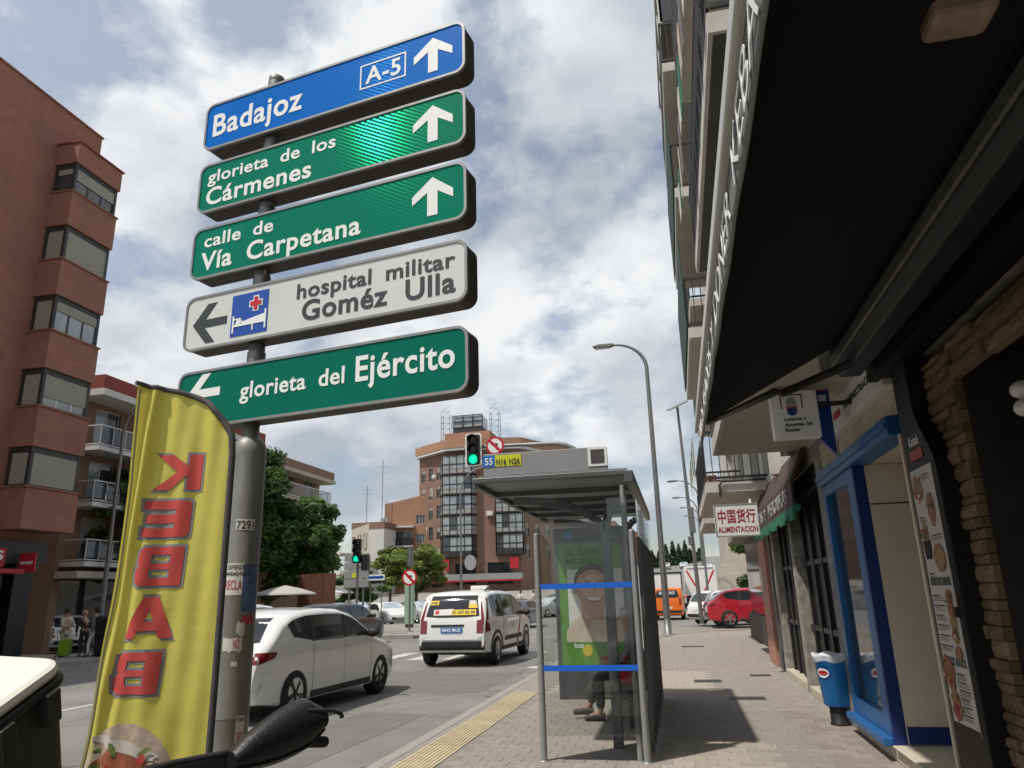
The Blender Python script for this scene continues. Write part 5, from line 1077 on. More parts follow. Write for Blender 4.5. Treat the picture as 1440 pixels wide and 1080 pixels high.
MB().box(-.1, 13.6, -1.45, .2, 11.0, 11.3).build('eave', 'frame_white', t); MB().box(-.08, 13.58, -1.38, .2, 11.3, 11.95).build('fascia', 'roof_red', t); MB().box(0, 13.5, -1.2, -.05, 3.02, 3.3).build('shop_fascia', 'stucco_cream', t)
MB().box(.4, 13.2, .3, .32, .05, 3.0).build('shop_window', 'glass_dark', t)
# third block on the left, its upper floors above the trees
holes = [(x, x + 1.5, z, z + 1.9) for z in (3.6, 6.2, 8.4) for x in (1, 4, 7)]
t = box_bldg('apartment_block', 'brick block whose flat roof rises above the dark trees', (-26.2, 42.0, 0), rad(90), 9.4, 10, 10.6, 'brick_brown', holes)
for z in (3.6, 6.2, 8.4):
    for x in (1, 4, 7): window(t, x + .75, z, 1.5, 1.9, .14, mull=1)
    balcony(t, .4, 9.2, z - .05, 1.1, 'stucco_cream', 'frame_white', 'bars')
MB().box(-.2, 9.7, -1.2, .3, 10.0, 10.25).build('eave', 'stucco_cream', t); MB().box(-.15, 9.6, -1.1, .3, 10.25, 10.85).build('fascia', 'brick_brown', t)
# white gable building with aerials
g = gz(-40, 95)
holes = [(x, x + 1.1, z, z + 1.5) for z in (4, 6.8, 9.6) for x in (.8,)]
t = box_bldg('white_building', 'pale building with a blank white gable and aerials on its roof', (-43.3, 95, g), 0, 4.7, 4.5, 9.0, 'white_wall', [])
mb = MB(); gridwall(mb, 0, 9, 0, 9.0, [(x, x + 1.3, z, z + 1.9) for z in (.6, 3.3, 6.0) for x in (1, 4, 7)]); o = mb.build('side_wall', 'stucco_cream', t); o.rotation_euler = (0, 0, rad(115)); o.location = (0, 0, 0); o.rotation_euler = (0, 0, rad(128)); o.scale = (-1, 1, 1)
for z in (.5, 3.2, 5.9): MB().prism([(-1.1, -.9), (0, -.05), (-3, 4.6), (-4.4, 4.0)], z - .15, z, 'z').build('balcony', 'stucco_cream', t); MB().prism([(-1.1, -.9), (-1.05, -.85), (-4.35, 4.0), (-4.4, 4.0)], z, z + .9, 'z').build('balcony_rail', 'frame_white', t)
MB().box(-.05, 4.75, -.05, 4.6, 9.0, 9.9).build('parapet', 'brick_brown', t)
for x, y, h in ((.8, 3, 9.5), (2.7, 4, 15.5), (3.8, 3, 6.0)):
    a = MB().cyl((x, y, 9.5), (x, y, 9.5 + h * .62), .05, n=6).build('aerial', 'galv', t)
    for q in (.9, .8): MB().bar((x - .7, y, 9.5 + h * .62 * q), (x + .7, y, 9.5 + h * .62 * q), .03).build('aerial_arm', 'galv', a)
for x in (3.6, 4.2): MB().box(x - .25, x + .25, 2, 2.5, 9.9, 10.6).build('chimney', 'stucco_grey', t)
# orange brick block with green awnings
holes = [(4.6, 5.9, z, z + 1.3) for z in (4.1, 6.9, 9.6)] + [(1.2, 3.9, z, z + 2.1) for z in (3.8, 6.6)]
t = box_bldg('orange_block', 'orange brick block with green balcony awnings beside the corner building', (-40.6, 100, gz(-38, 100)), rad(7), 7.6, 12, 12.6, 'brick_orange', holes)
mb = MB().prism([(0, 12.6), (7.6, 12.6), (7.6, 14.1)], 0, .3); mb.build('sloping_parapet', 'brick_orange', t)
for z in (4.1, 6.9, 9.6): window(t, 5.25, z, 1.3, 1.3, .12, mull=2)
for z in (3.8, 6.6):
    window(t, 2.55, z, 2.7, 2.1, .15, mull=2); b = balcony(t, .9, 4.4, z, 1.0, 'frame_white', 'rail', 'bars')
    MB().box(.9, 4.4, -.97, -.95, z + .05, z + .92).build('rail_screen', 'rail', b)
MB().box(.85, 4.45, -1.1, -.002, 9.1, 9.35).build('balcony_roof', 'frame_white', t)
for x0, x1, q in ((1.1, 2.6, 1.4), (2.7, 4.1, .6)): MB().prism([(0, 6.35), (-q, 5.4), (-q - .03, 5.4), (-.03, 6.38)], x0, x1, 'x').build('awning', 'awning_green', t) if False else MB().add([(x0, -.1, 6.3), (x1, -.1, 6.3), (x1, -q, 5.0), (x0, -q, 5.0), (x0, -.1, 6.33), (x1, -.1, 6.33), (x1, -q, 5.03), (x0, -q, 5.03)], [(3, 2, 1, 0), (4, 5, 6, 7), (0, 1, 5, 4), (2, 3, 7, 6), (1, 2, 6, 5), (3, 0, 4, 7)]).build('awning', 'awning_green', t)
for z in (4.3, 8.6): MB().box(6.15, 6.85, -.35, -.002, z, z + .55).build('air_conditioner', 'frame_white', t)
# corner building: two brick wings with a glazed corner bay, restaurant below
gc = gz(-30, 100) - .2
CB = thing('corner_building', 'brown brick corner building with glazed corner bays over a red trimmed restaurant', 'building', (-35.9, 101.5, gc))
hc = 19.3
wl = 6.8; al = math.atan2(-6.5, 6.8)  # left wing comes towards us, right wing goes away
def wing(x, y, rz, w, holes, mat='brick_brown'):
    e = bpy.data.objects.new('wing', None); COL.objects.link(e); e.parent = CB; e.location = (x, y, 0); e.rotation_euler = (0, 0, rz)
    mb = MB(); gridwall(mb, 0, w, 0, hc, holes); mb.add([(0, 0, 0), (0, 10, 0), (0, 10, hc), (0, 0, hc)], [(0, 3, 2, 1)]); mb.add([(w, 0, 0), (w, 10, 0), (w, 10, hc), (w, 0, hc)], [(0, 1, 2, 3)]); mb.build('wall', mat, e)
    MB().box(.05, w - .05, .3, 10, .1, hc - .1).build('room_back', 'shop_black', e)
    return e
rows = [4.6, 7.45, 10.3, 13.15, 15.75]
hl = [(x, x + .95, z, z + 1.75) for z in rows for x in (.5, 2.3, 4.1)] + [(1.2, 5.6, 1.0, 3.6)]
wA = wing(0, 0, rad(-34), 7.2, hl)
for z in rows:
    for i, x in enumerate((.5, 2.3, 4.1)): window(wA, x + .475, z, .95, 1.75, .12, 'frame_dark', mull=0, shut=[0, .45, .8, .3][(i + int(z)) % 4], trans=1)
window(wA, 3.4, 1.0, 4.4, 2.6, .12, 'frame_dark', 'glass_dark', mull=3)
ax, ay = 7.2 * math.cos(rad(-34)), 7.2 * math.sin(rad(-34))
wB = wing(ax + .0, ay, rad(7), 9.5, [(5.0, 8.4, 1.2, 4.0), (.6, 3.4, 1.2, 4.0)])
window(wB, 6.7, 1.2, 3.4, 2.8, .12, 'frame_dark', 'glass_dark', mull=2); window(wB, 2.0, 1.2, 2.8, 2.8, .12, 'frame_dark', 'glass_dark', mull=1)
bx, by_ = ax + 9.5 * math.cos(rad(7)), ay + 9.5 * math.sin(rad(7))
hr = [(x, x + 1.0, z, z + 1.75) for z in rows[:4] for x in (1.0, 3.2, 5.6)]
wC = wing(bx, by_, rad(62), 12, hr)
for z in rows[:4]:
    for x in (1.0, 3.2, 5.6): window(wC, x + .5, z, 1.0, 1.75, .12, 'frame_dark', mull=0, shut=.4)
def glaze(parent, poly, z0, z1, cols, light):
    """glazed bay: polygon in plan, floors of panes with dark frames"""
    e = bpy.data.objects.new('glazed_bay', None); COL.objects.link(e); e.parent = parent
    MB().prism(poly, z0, z0 + .35, 'z').build('bay_base', 'frame_dark', e); MB().prism(poly, z1 - .3, z1, 'z').build('bay_top', 'frame_dark', e)
    nf = max(1, round((z1 - z0) / 2.85)); fh = (z1 - z0) / nf; fr = MB()
    for (xa, ya), (xb, yb), nc in zip(poly[:-1], poly[1:], cols):
        for f in range(nf):
            zz = z0 + f * fh; fr.bar((xa, ya, zz + .15), (xb, yb, zz + .15), .3, .12); fr.bar((xa, ya, zz + fh * .55), (xb, yb, zz + fh * .55), .08, .08)
            for k in range(nc):
                p, q = (k + .06) / nc, (k + .94) / nc; A = Vector((xa + (xb - xa) * p, ya + (yb - ya) * p, 0)); B = Vector((xa + (xb - xa) * q, ya + (yb - ya) * q, 0))
                for h0, h1 in ((.32, .52), (.58, .97)):
                    MB().add([A + Vector((0, 0, zz + fh * h0)), B + Vector((0, 0, zz + fh * h0)), B + Vector((0, 0, zz + fh * h1)), A + Vector((0, 0, zz + fh * h1))], [(0, 1, 2, 3)]).build('pane', light if (f * 7 + k * 3) % 5 else 'glass_window', e)
                MB().add([A + Vector((0, 0, zz + .3)), B + Vector((0, 0, zz + .3)), B + Vector((0, 0, zz + fh * .3)), A + Vector((0, 0, zz + fh * .3))], [(0, 1, 2, 3)]).build('spandrel', 'stucco_grey' if f else 'frame_dark', e)
        for k in range(nc + 1): fr.bar((xa + (xb - xa) * k / nc, ya + (yb - ya) * k / nc, z0 + .3), (xa + (xb - xa) * k / nc, ya + (yb - ya) * k / nc, z1 - .25), .1)
    fr.build('frame', 'frame_dark', e); return e
glaze(CB, [(ax - 1.6, ay + .55), (ax - .9, ay - .9), (ax + 3.2, ay - .8), (ax + 3.6, ay + .6)], 4.7, 18.6, (1, 4, 1), 'glass_pale')
glaze(CB, [(ax + 6.2, ay + .9), (ax + 6.4, ay - .2), (ax + 10.0, ay + .2), (ax + 10.1, ay + 1.3)], 4.9, 15.8, (1, 4, 1), 'glass_pale')
MB().prism([(-.4, -.6), (ax - .6, ay - .9), (ax + 3.5, ay - 1.2), (bx + .6, by_ - .5), (bx + 6, by_ + 10), (1, 12)], hc, hc + .35, 'z').build('eave', 'frame_white', CB)
MB().prism([(-.45, -.65), (ax - .6, ay - 1.0), (ax + 3.5, ay - 1.3), (bx + .65, by_ - .55), (bx + 6, by_ + 10), (1, 12)], hc + .35, hc + 1.5, 'z').build('parapet', 'brick_orange', CB)
MB().prism([(ax - 1.2, ay + 1.2), (ax + 5.5, ay + .9), (ax + 5.5, ay + 5), (ax - 1.2, ay + 5)], hc + 1.5, hc + 2.9, 'z').build('attic', 'brick_orange', CB)
rb = thing('x', '', '', (0, 0, 0)); rb.name = 'rooftop_box'; rb.parent = CB
for kk in list(rb.keys()): del rb[kk]
rx0, rx1, ry0, ry1, rz0, rz1 = ax - .2, ax + 4.2, ay + 2, ay + 5.4, hc + 2.9, hc + 5.6
MB().box(rx0, rx1, ry0, ry1, rz0, rz0 + .9).build('base', 'frame_dark', rb); MB().box(rx0 + .1, rx1 - .1, ry0 + .1, ry1, rz0 + .9, rz1 - .1).build('screen', 'glass_pale', rb)
fr = MB()
for k in range(4): x = rx0 + (rx1 - rx0) * k / 3; fr.bar((x, ry0, rz0 + .9), (x, ry0, rz1), .12)
for z in (rz0 + .95, (rz0 + .9 + rz1) / 2, rz1): fr.bar((rx0, ry0, z), (rx1, ry0, z), .12)
fr.build('frame', 'frame_dark', rb)
for xs in (rx0 - 1.8, rx1 + 1.1):
    sc_ = MB()
    for x in (xs, xs + 1.3): sc_.bar((x, ry0, rz0 - 1), (x, ry0, rz1 + .4), .07); sc_.bar((x, ry0 + 1, rz0 - 1), (x, ry0 + 1, rz1 + .4), .07)
    for k in range(6): z = rz0 - .8 + .85 * k; sc_.bar((xs, ry0, z), (xs + 1.3, ry0, z), .05); sc_.bar((xs, ry0, z), (xs + 1.3, ry0, z + .85), .04)
    sc_.build('scaffold', 'galv', rb)
# restaurant band
rb_ = MB(); rb_.prism([(-.1, -.5), (ax + .2, ay - 1.7), (bx + .3, by_ - 1.2), (bx + .3, by_ - .2), (ax + .2, ay - .4), (0, 0)], 1.75, 2.55, 'z'); ro = rb_.build('restaurant_band', 'sign_panel_grey', CB); MB().prism([(-.15, -.56), (ax + .2, ay - 1.78), (bx + .36, by_ - 1.28), (bx + .3, by_ - .2), (ax + .2, ay - .4), (0, 0)], 1.55, 1.74, 'z').build('red_trim', 'shop_red', ro)
a_ = math.atan2(by_ - 1.2 - (ay - 1.7), bx - ax)
x_ = text('CERVECERIA', 'sign_letter', ro, 0, 6, 0, .45, 0, .02); x_.rotation_euler = (math.pi / 2, 0, a_); x_.location = (ax + 2.2, ay - 1.76 + 2.2 * math.tan(a_) + .03, 1.95)
for x, y in ((.8, -1.2), (ax - .5, ay - 1.0), (bx - .6, by_ - 1.3)): MB().box(x - .6, x + .6, y - .1, y, 3.1, 4.5).build('blade_sign', 'shop_red', CB)
o = MB().prism(ell(ax + 3.1, 4.0, .8, 1.0), ay - 1.35, ay - 1.2).build('round_sign', 'sign_panel_grey', CB)
for x, z in ((ax + 5.0, 14.0), (ax + 5.0, 10.2)): MB().box(x, x + .9, ay + .15, ay + .55, z, z + .6).build('air_conditioner', 'frame_white', CB)
MB().ball((2.9, -2.1, 16.2), (.35, .1, .35)).build('dish', 'frame_white', CB)
# far row on the hill, left of the avenue, and pale building on the right
for k in range(7):
    y = 118 + 26 * k; x = -17 + .6 * k; hgt = [13, 14, 12, 13.5, 12, 13, 12][k]
    hs = [(xx, xx + 1.2, z, z + 1.6) for z in np.arange(1.5, hgt - 2.5, 3) for xx in np.arange(1.5, 20, 3.1)] if k < 3 else []
    t = box_bldg('hill_house', ['brick terrace just past the corner building on the hill', 'second terrace up the hill', 'third terrace up the hill', 'fourth terrace up the hill', 'fifth terrace up the hill', 'sixth terrace up the hill', 'last terrace at the top of the hill'][k], (x, y, gz(0, y) - 1.5), rad(90), 23, 12, hgt, ['brick_brown', 'stucco_grey', 'brick_red'][k % 3], hs, group='terraces on the far hill')
    for h in hs: window(t, h[0] + .6, h[2], 1.2, 1.6, .1, 'frame_white', mull=0)
t = box_bldg('pale_building', 'cream building with a stepped front behind the shop sign', (5.2, 84, gz(5, 84)), 0, 9, 14, 9.5, 'stucco_cream', [(1, 2, 5, 7), (3.6, 4.6, 5, 7)])
for x in (1.5, 4.1): window(t, x, 5, 1, 2, .12)
for k in range(5): MB().box(-1.6 + .3 * k, 3.0, -3 + .3 * k, -.1, .9 * k, .9 * k + .9).build('step', 'stucco_cream', t)
# ------------------------------------------------------------------ street furniture across the road
M('corten', (.10, .038, .02), .85, var=.2, vscale=3); M('parasol_cloth', (.42, .41, .38), .85); M('parasol_white', (.66, .65, .62), .85)
t = thing('rusty_screen', 'rust brown metal screen beside the cafe parasols', 'screen', (-20.3, 40, .01)); 
for k in range(3): MB().box(-1.15 + .78 * k, -.4 + .78 * k, 0, .06, 0, 3.0).build('panel', 'corten', t)
for k, (x, y, m, h, l) in enumerate([(-20.9, 37.6, 'parasol_cloth', 2.35, 'grey cafe parasol under the trees'), (-20.9, 42.5, 'parasol_white', 2.4, 'white cafe parasol behind the grey one')]):
    t = thing('parasol', l, 'parasol', (x, y, .01), 0, 'cafe parasols'); MB().cyl((0, 0, 0), (0, 0, h), .03, n=8).build('pole', 'galv', t); MB().lathe([(1.75, h - .5), (1.7, h - .42), (.9, h - .18), (.05, h)], 8, smooth=False).build('canopy', m, t); MB().lathe([(0, .05), (.3, .05), (.3, 0)], 12).build('base', 'dark_metal', t)
t = thing('waste_container', 'dark waste container on the far pavement beside the walkers', 'container', (-20.4, 24.6, gz(-20.4, 24.6) + .13)); MB().prism([(-.5, .1), (.5, .1), (.56, 1.25), (-.56, 1.25)], -.45, .45).build('bin', 'shop_black', t, bev=.04); MB().prism([(-.6, 1.26), (.6, 1.26), (.5, 1.42), (-.5, 1.42)], -.48, .48).build('lid', 'frame_dark', t, bev=.04)
for s in (-1, 1): MB().cyl((s * .4, -.35, .08), (s * .4, -.25, .08), .08, n=12).build('wheel', 'rubber', t)
t = thing('glass_panel_kiosk', 'pale green upright kiosk beside the no left turn sign', 'kiosk', (-14.35, 39, .01))
M('kiosk_green', (.28, .40, .30), .4, var=.1); MB().box(-.25, .25, 0, .25, .15, 2.3).build('case', 'kiosk_green', t, bev=.03); MB().box(-.2, .2, .04, .21, 0, .15).build('foot', 'frame_dark', t)
# ------------------------------------------------------------------ right-hand building and its shops (wall faces the street: local x = -Y)
FX = 1.8; YB1 = 28.0
M('grime_stone', (.26, .25, .225), .85, var=.45, vscale=7, bump=.3); M('pink_stone', (.38, .19, .14), .7, var=.12, vscale=8); M('speckle', (.08, .08, .08), .6, var=1.0, vscale=30); M('door_dark', (.03, .027, .024), .6, var=.25, vscale=5); M('blue_frame', (.018, .115, .31), .4, var=.08, vscale=5); M('navy', (.01, .025, .14), .45); M('door_cream', (.60, .55, .44), .45, var=.05); M('sill_cream', (.50, .45, .34), .7, var=.15, vscale=6)
M('facade_white', (.50, .49, .46), .85, var=.18, vscale=1.2, bump=.2); M('soffit', (.42, .395, .35), .85, var=.1, vscale=2); M('slab_edge', (.52, .50, .46), .8, var=.18, vscale=3)
def fy(y): return YB1 - y           # world Y -> local x
RB = thing('apartment_building', 'pale apartment building with stacked balconies over the shops on the right', 'building', (FX, YB1, 0), rad(-90))
holes = []; NF = [3.55, 6.45, 9.35, 12.25]
cols = [(-1.6, 1.6), (2.6, 5.6), (6.6, 9.0), (9.9, 11.6), (13.4, 15.2), (15.8, 17.4), (19.2, 20.4), (22.0, 24.6)]
for z in NF:
    for y0, y1 in cols: holes.append((fy(y1), fy(y0), z, z + 2.15))
mb = MB(); gridwall(mb, 0, fy(-5), 3.25, 15.6, holes, 0, .25); mb.add([(0, 0, 3.25), (0, 12, 3.25), (0, 12, 15.6), (0, 0, 15.6)], [(0, 3, 2, 1)])
mb.build('wall', 'facade_white', RB); MB().box(.05, fy(-5), .55, .6, 3.3, 15.5).build('room_back', 'shop_black', RB); MB().box(0, fy(-5), -.5, 12, 15.6, 15.9).build('roof', 'slab_edge', RB)
for zi, z in enumerate(NF):
    for ci, (y0, y1) in enumerate(cols):
        window(RB, fy((y0 + y1) / 2), z, y1 - y0, 2.15, .2, ['frame_white', 'frame_dark'][(zi + ci) % 2], 'glass_window', mull=1 + int(y1 - y0 > 2), shut=[0, .5, 0, .35][(zi * 3 + ci) % 4])
def rbal(y0, y1, z, d, extra=None, m='soffit'):
    b = balcony(RB, fy(y1), fy(y0), z, d, 'slab_edge', 'rail', 'bars', 1.0)
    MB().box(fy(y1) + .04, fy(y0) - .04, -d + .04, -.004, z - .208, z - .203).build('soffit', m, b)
    if extra == 'glazed':
        MB().box(fy(y1), fy(y0), -d + .05, -d + .08, z + 1.02, z + 2.3).build('glazing', 'glass_window', b); MB().box(fy(y0) - .05, fy(y0), -d + .08, 0, z + 1.02, z + 2.3).build('glazing', 'glass_window', b); MB().box(fy(y1), fy(y0), -d, -.002, z + 2.3, z + 2.42).build('bay_roof', 'slab_edge', b)
        for k in range(5): x = fy(y1) + (y1 - y0 - .05) * k / 4; MB().box(x, x + .05, -d + .02, -d + .1, z + 1.0, z + 2.3).build('mullion', 'frame_white', b)
    if extra == 'screen': MB().box(fy(y1), fy(y0), -d - .03, -d - .012, z + .0, z + 1.9).build('blind', 'blind_dark', b)
    if extra == 'laundry':
        for k in range(9):
            x = fy(y1) + .3 + (y1 - y0 - .6) * k / 8; MB().box(x, x + random.uniform(.15, .35), -d - .16, -d - .15, z + random.uniform(.2, .5), z + .95).build('laundry', ['cloth_white', 'awning_green', 'cloth_cream', 'cloth_grey'][k % 4], b)
        MB().cyl((fy(y1), -d - .155, z + .96), (fy(y0), -d - .155, z + .96), .006, n=6).build('line', 'rail', b)
    return b
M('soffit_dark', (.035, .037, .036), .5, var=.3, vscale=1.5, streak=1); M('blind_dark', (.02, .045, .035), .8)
rbal(5.2, 10.5, 3.5, 1.2); rbal(14.6, 19.9, 3.5, 1.15, 'laundry')
for i, z in enumerate((6.15, 9.05, 11.95)):
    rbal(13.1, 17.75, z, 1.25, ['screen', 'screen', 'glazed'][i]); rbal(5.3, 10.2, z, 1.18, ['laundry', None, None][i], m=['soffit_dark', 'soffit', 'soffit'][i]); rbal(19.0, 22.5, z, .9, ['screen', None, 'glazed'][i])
    rbal(-.6, 4.4, z, .9, None)
rbal(21.5, 25.5, 3.5, 1.0)
MB().box(fy(10.9), fy(10.8), -.25, -.002, 3.3, 15.6).build('downpipe', 'galv', RB); MB().box(fy(12.8), fy(12.6), -.18, -.002, 3.3, 15.6).build('pilaster', 'slab_edge', RB); MB().box(fy(5.9), fy(5.65), -.18, -.002, 3.6, 15.6).build('pilaster', 'slab_edge', RB)
MB().tube([(fy(14.55), -.9, 3.2), (fy(14.55), -.9, 3.42), (fy(14.55), -.85, 3.5), (fy(14.55), -.05, 3.5)], .025, 8).build('drain_pipe', 'door_dark', RB)
pot = MB().box(fy(16.3), fy(15.2), -1.1, -.9, 3.52, 3.72).build('planter', 'pink_stone', RB)
# ground floor, from far to near: corner pillar, pink pier, dark doors between grimy stone piers
gf = MB(); gf.box(fy(19.2), fy(-5), 1.3, 1.4, 0, 3.25); gf.build('shop_back', 'shop_black', RB)
MB().box(0, fy(-5), -.0, .9, 3.05, 3.25).build('lintel', 'grime_stone', RB)
MB().box(fy(27.6), fy(26.9), .55, .95, 0, 3.3).build('corner_pillar', 'shop_black', RB); MB().box(fy(26.6), fy(17.6), .35, .8, 0, .75).build('plinth', 'door_dark', RB); MB().box(fy(26.6), fy(17.6), .45, .8, .76, 3.05).build('shop_window', 'glass_dark', RB)
def pier(y0, y1, mat, d0=-.02, z1=3.05, name='pier'): return MB().box(fy(y1), fy(y0), d0, .8, 0, z1).build(name, mat, RB, bev=.012)
pier(16.3, 17.5, 'pink_stone', -.05); pier(15.55, 15.95, 'speckle', -.02); pier(14.85, 15.2, 'grime_stone', -.03); pier(12.25, 12.55, 'grime_stone', -.05); pier(9.23, 9.62, 'grime_stone', -.05)
MB().box(fy(17.2), fy(16.85), -.09, -.052, 1.45, 1.95).build('notice_box', 'sill_cream', RB)
for y0, y1 in ((12.56, 14.84), (9.63, 12.24)):
    d = MB().box(fy(y1), fy(y0), .1, .16, .12, 2.75).build('shop_door', 'door_dark', RB)
    for k in range(4): x = fy(y1) + (y1 - y0) * (k + .5) / 4; MB().box(x - .04, x + .04, .05, .098, .12, 2.75).build('door_stile', 'shop_black', d)
    for z in (.9, 1.8): MB().box(fy(y1), fy(y0), .06, .096, z, z + .07).build('door_rail', 'shop_black', d)
    MB().box(fy(y1), fy(y0), -.06, .1, 0, .11).build('doorstep', 'sill_cream', RB, bev=.01); MB().box(fy(y1), fy(y0), .02, .2, 2.76, 3.04).build('shutter_box', 'door_dark', RB)
# green awning and lettered fascia over those doors
ga = thing('shop_awning', 'rolled green awning with a brown lettered valance over the dark doors', 'awning', (FX, 15.6, 2.95), rad(-90))
M('valance_brown', (.075, .05, .047), .85, var=.25, vscale=12)
MB().prism([(-.02, .45), (-.27, -.08), (-.27, -.42), (-.25, -.42), (-.24, -.1), (.0, .38)], 0, 5.4, 'x').build('cloth', 'valance_brown', ga)
for k in range(11): MB().prism([(-.25, -.42), (-.28, -.42), (-.28, -.58 + .04 * (k % 2)), (-.25, -.58 + .04 * (k % 2))], .02 + .49 * k, .47 + .49 * k, 'x').build('scallop', 'awning_green', ga)
MB().cyl((0, -.22, -.44), (5.4, -.22, -.44), .05, n=12).build('front_roll', 'awning_green', ga); x_ = text('FRUTAS  Y  VERDURAS', 'sign_panel_grey', ga, .3, 5.0, -.34, .2, -.276, .02)
for x in (.3, 5.1): MB().tube([(x, -.22, -.44), (x, -.02, -.2)], .02, 8).build('arm', 'dark_metal', ga)
# blue shopfront
bf = thing('blue_shopfront', 'blue framed shopfront with glazed panel and cream door recess', 'shopfront', (FX, 9.2, 0), rad(-90))
MB().box(0, 3.2, -.06, .45, 0, .13).build('plinth', 'sill_cream', bf, bev=.01); MB().box(1.6, 3.2, -.1, .75, .131, .15).build('doorstep', 'door_cream', bf, bev=.008)
MB().box(-.0, 1.55, -.16, .1, .131, .2).build('window_sill', 'blue_frame', bf, bev=.01)
fr = MB(); fr.box(0.02, .16, -.08, .06, .2, 2.62).box(1.32, 1.55, -.08, .06, .2, 2.62).box(.16, 1.32, -.078, .058, .2, .36).box(.16, 1.32, -.078, .058, 2.5, 2.62); fr.build('frame', 'blue_frame', bf, bev=.008)
MB().box(0.0, 3.1, -.12, .08, 2.621, 2.78).build('lintel', 'blue_frame', bf, bev=.01); MB().box(0, 3.1, -.14, -.121, 2.68, 2.72).build('lintel_lip', 'blue_frame', bf)
MB().box(.16, 1.32, -.02, -.01, .36, 2.5).build('pane', 'shop_glass', bf) if 'shop_glass' in MATS else MB().box(.16, 1.32, -.02, -.01, .36, 2.5).build('pane', 'glass_dark', bf)
MB().box(1.551, 1.60, -.079, .03, .151, 2.62).build('reveal', 'navy', bf); MB().box(3.1, 3.15, -.05, 1.2, .151, 2.62).build('reveal', 'door_cream', bf)
d = MB().box(1.56, 1.60, .031, 1.2, .155, 2.62).build('side_panel', 'door_cream', bf); MB().box(1.601, 1.61, .04, 1.2, .16, .30).build('kick_plate', 'navy', d); MB().box(1.6, 1.604, .04, 1.2, 2.24, 2.252).build('panel_joint', 'seam', d)
MB().box(1.6, 1.625, .50, .58, 1.18, 1.29).build('lock_plate', 'shelter_light', d, bev=.01); MB().cyl((1.62, .54, 1.235), (1.635, .54, 1.235), .014).build('keyhole', 'black', d); MB().box(1.6, 1.606, .50, .75, 1.50, 1.525).build('sticker', 'plate_blue', d)
MB().box(1.6, 3.1, 1.2, 1.25, .155, 2.62).build('door', 'glass_dark', bf); MB().box(1.6, 3.1, .09, 1.25, 2.625, 2.66).build('recess_ceiling', 'door_cream', bf); MB().box(1.6, 3.1, .751, 1.2, .131, .149).build('recess_floor', 'door_cream', bf)
MB().box(0, 3.15, -.04, .05, 2.781, 3.12).build('panel', 'sill_cream', bf); MB().box(1.0, 1.012, -.046, -.041, 2.79, 3.03).build('panel_joint', 'seam', bf)
fs = thing('lottery_fascia', 'white lottery fascia sign above the blue shopfront', 'sign', (FX, 8.3, 2.99), rad(-90)); fs.scale = (.9, 1, .6); M('sign_off', (.70, .70, .69), .45, var=.06)
MB().box(0, 2.6, -.14, .0, 0, .5).build('panel', 'sign_off', fs, bev=.01); MB().prism(rrect(.12, .42, .06, .44, .12), -.146, -.141).build('emblem_body', 'navy', fs); MB().prism(ell(.27, .36, .09, .07), -.151, -.147).build('emblem_top', 'red_paint', fs); text('ADMINISTRACION', 'sign_ink', fs, 1.15, 2.45, .2, .11, -.143, .02, ext=.001); MB().box(.62, .95, -.146, -.141, .18, .3).build('emblem_band', 'sticker_red', fs)
for x in (.2, 2.4): MB().box(x - .04, x + .04, 0, .012, .05, .45).build('bracket', 'dark_metal', fs)
# projecting box sign, blue panel behind it
ls = thing('lottery_sign', 'white square box sign with lottery emblem projecting over the pavement', 'sign', (.955, 6.9, 2.80), 0)
MB().box(0, .53, 0, .16, 0, .57).build('box', 'sign_off', ls, bev=.01)
fr = MB(); q = .014
for r in ((.11, .36, .53 - q, .53), (.11, .11 + q, .36, .53 - q), (.36 - q, .36, .36, .53 - q)): fr.box(r[0], r[1], -.006, -.001, r[2], r[3])
fr.build('emblem_frame', 'sign_ink', ls); MB().prism(rrect(.175, .29, .29, .50, .055), -.004, -.001).build('emblem_body', 'sign_panel_grey', ls); MB().box(.176, .289, -.006, -.0041, .335, .375).build('emblem_band', 'red_paint', ls); MB().prism(ell(.232, .32, .056, .05), -.008, -.0045).build('emblem_ball', 'navy', ls)
for s, z, x1 in (('Loterias y', .21, .38), ('Apuestas del', .145, .44), ('Estado', .08, .29)): text(s, 'sign_ink', ls, .13, x1, z, .04, -.003, .035, ext=.001)
MB().bar((.53, .08, .4), (1.1, .08, .4), .05).build('bracket', 'dark_metal', ls); ls.scale = (.765, .765, .765)
lb = thing('picture_panel_sign', 'dark blue panel with rows of lottery pictures behind the box sign', 'sign', (1.0, 7.15, 2.64), 0); MB().prism([(0, .95), (.5, .95), (.5, .2), (.48, .0), (.1, .45)], 0, .06).build('panel', 'navy_blue', lb) if 'navy_blue' in MATS else None
M('navy_blue', (.008, .04, .24), .45); MB().prism([(0, .92), (.52, .92), (.52, .02), (.3, .3), (.0, .62)], 0, .06).build('panel', 'navy_blue', lb)
for k in range(5):
    MB().box(.03 + .1 * k, .10 + .1 * k, -.006, -.001, .83, .90).build('picture', ['sign_panel_grey', 'sticker', 'sticker_red', 'sticker', 'sign_panel_grey'][k], lb)
for k in range(3): MB().box(.42, .49, -.006, -.001, .74 - .1 * k, .80 - .1 * k).build('picture', ['sticker', 'sticker_red', 'sticker'][k], lb)
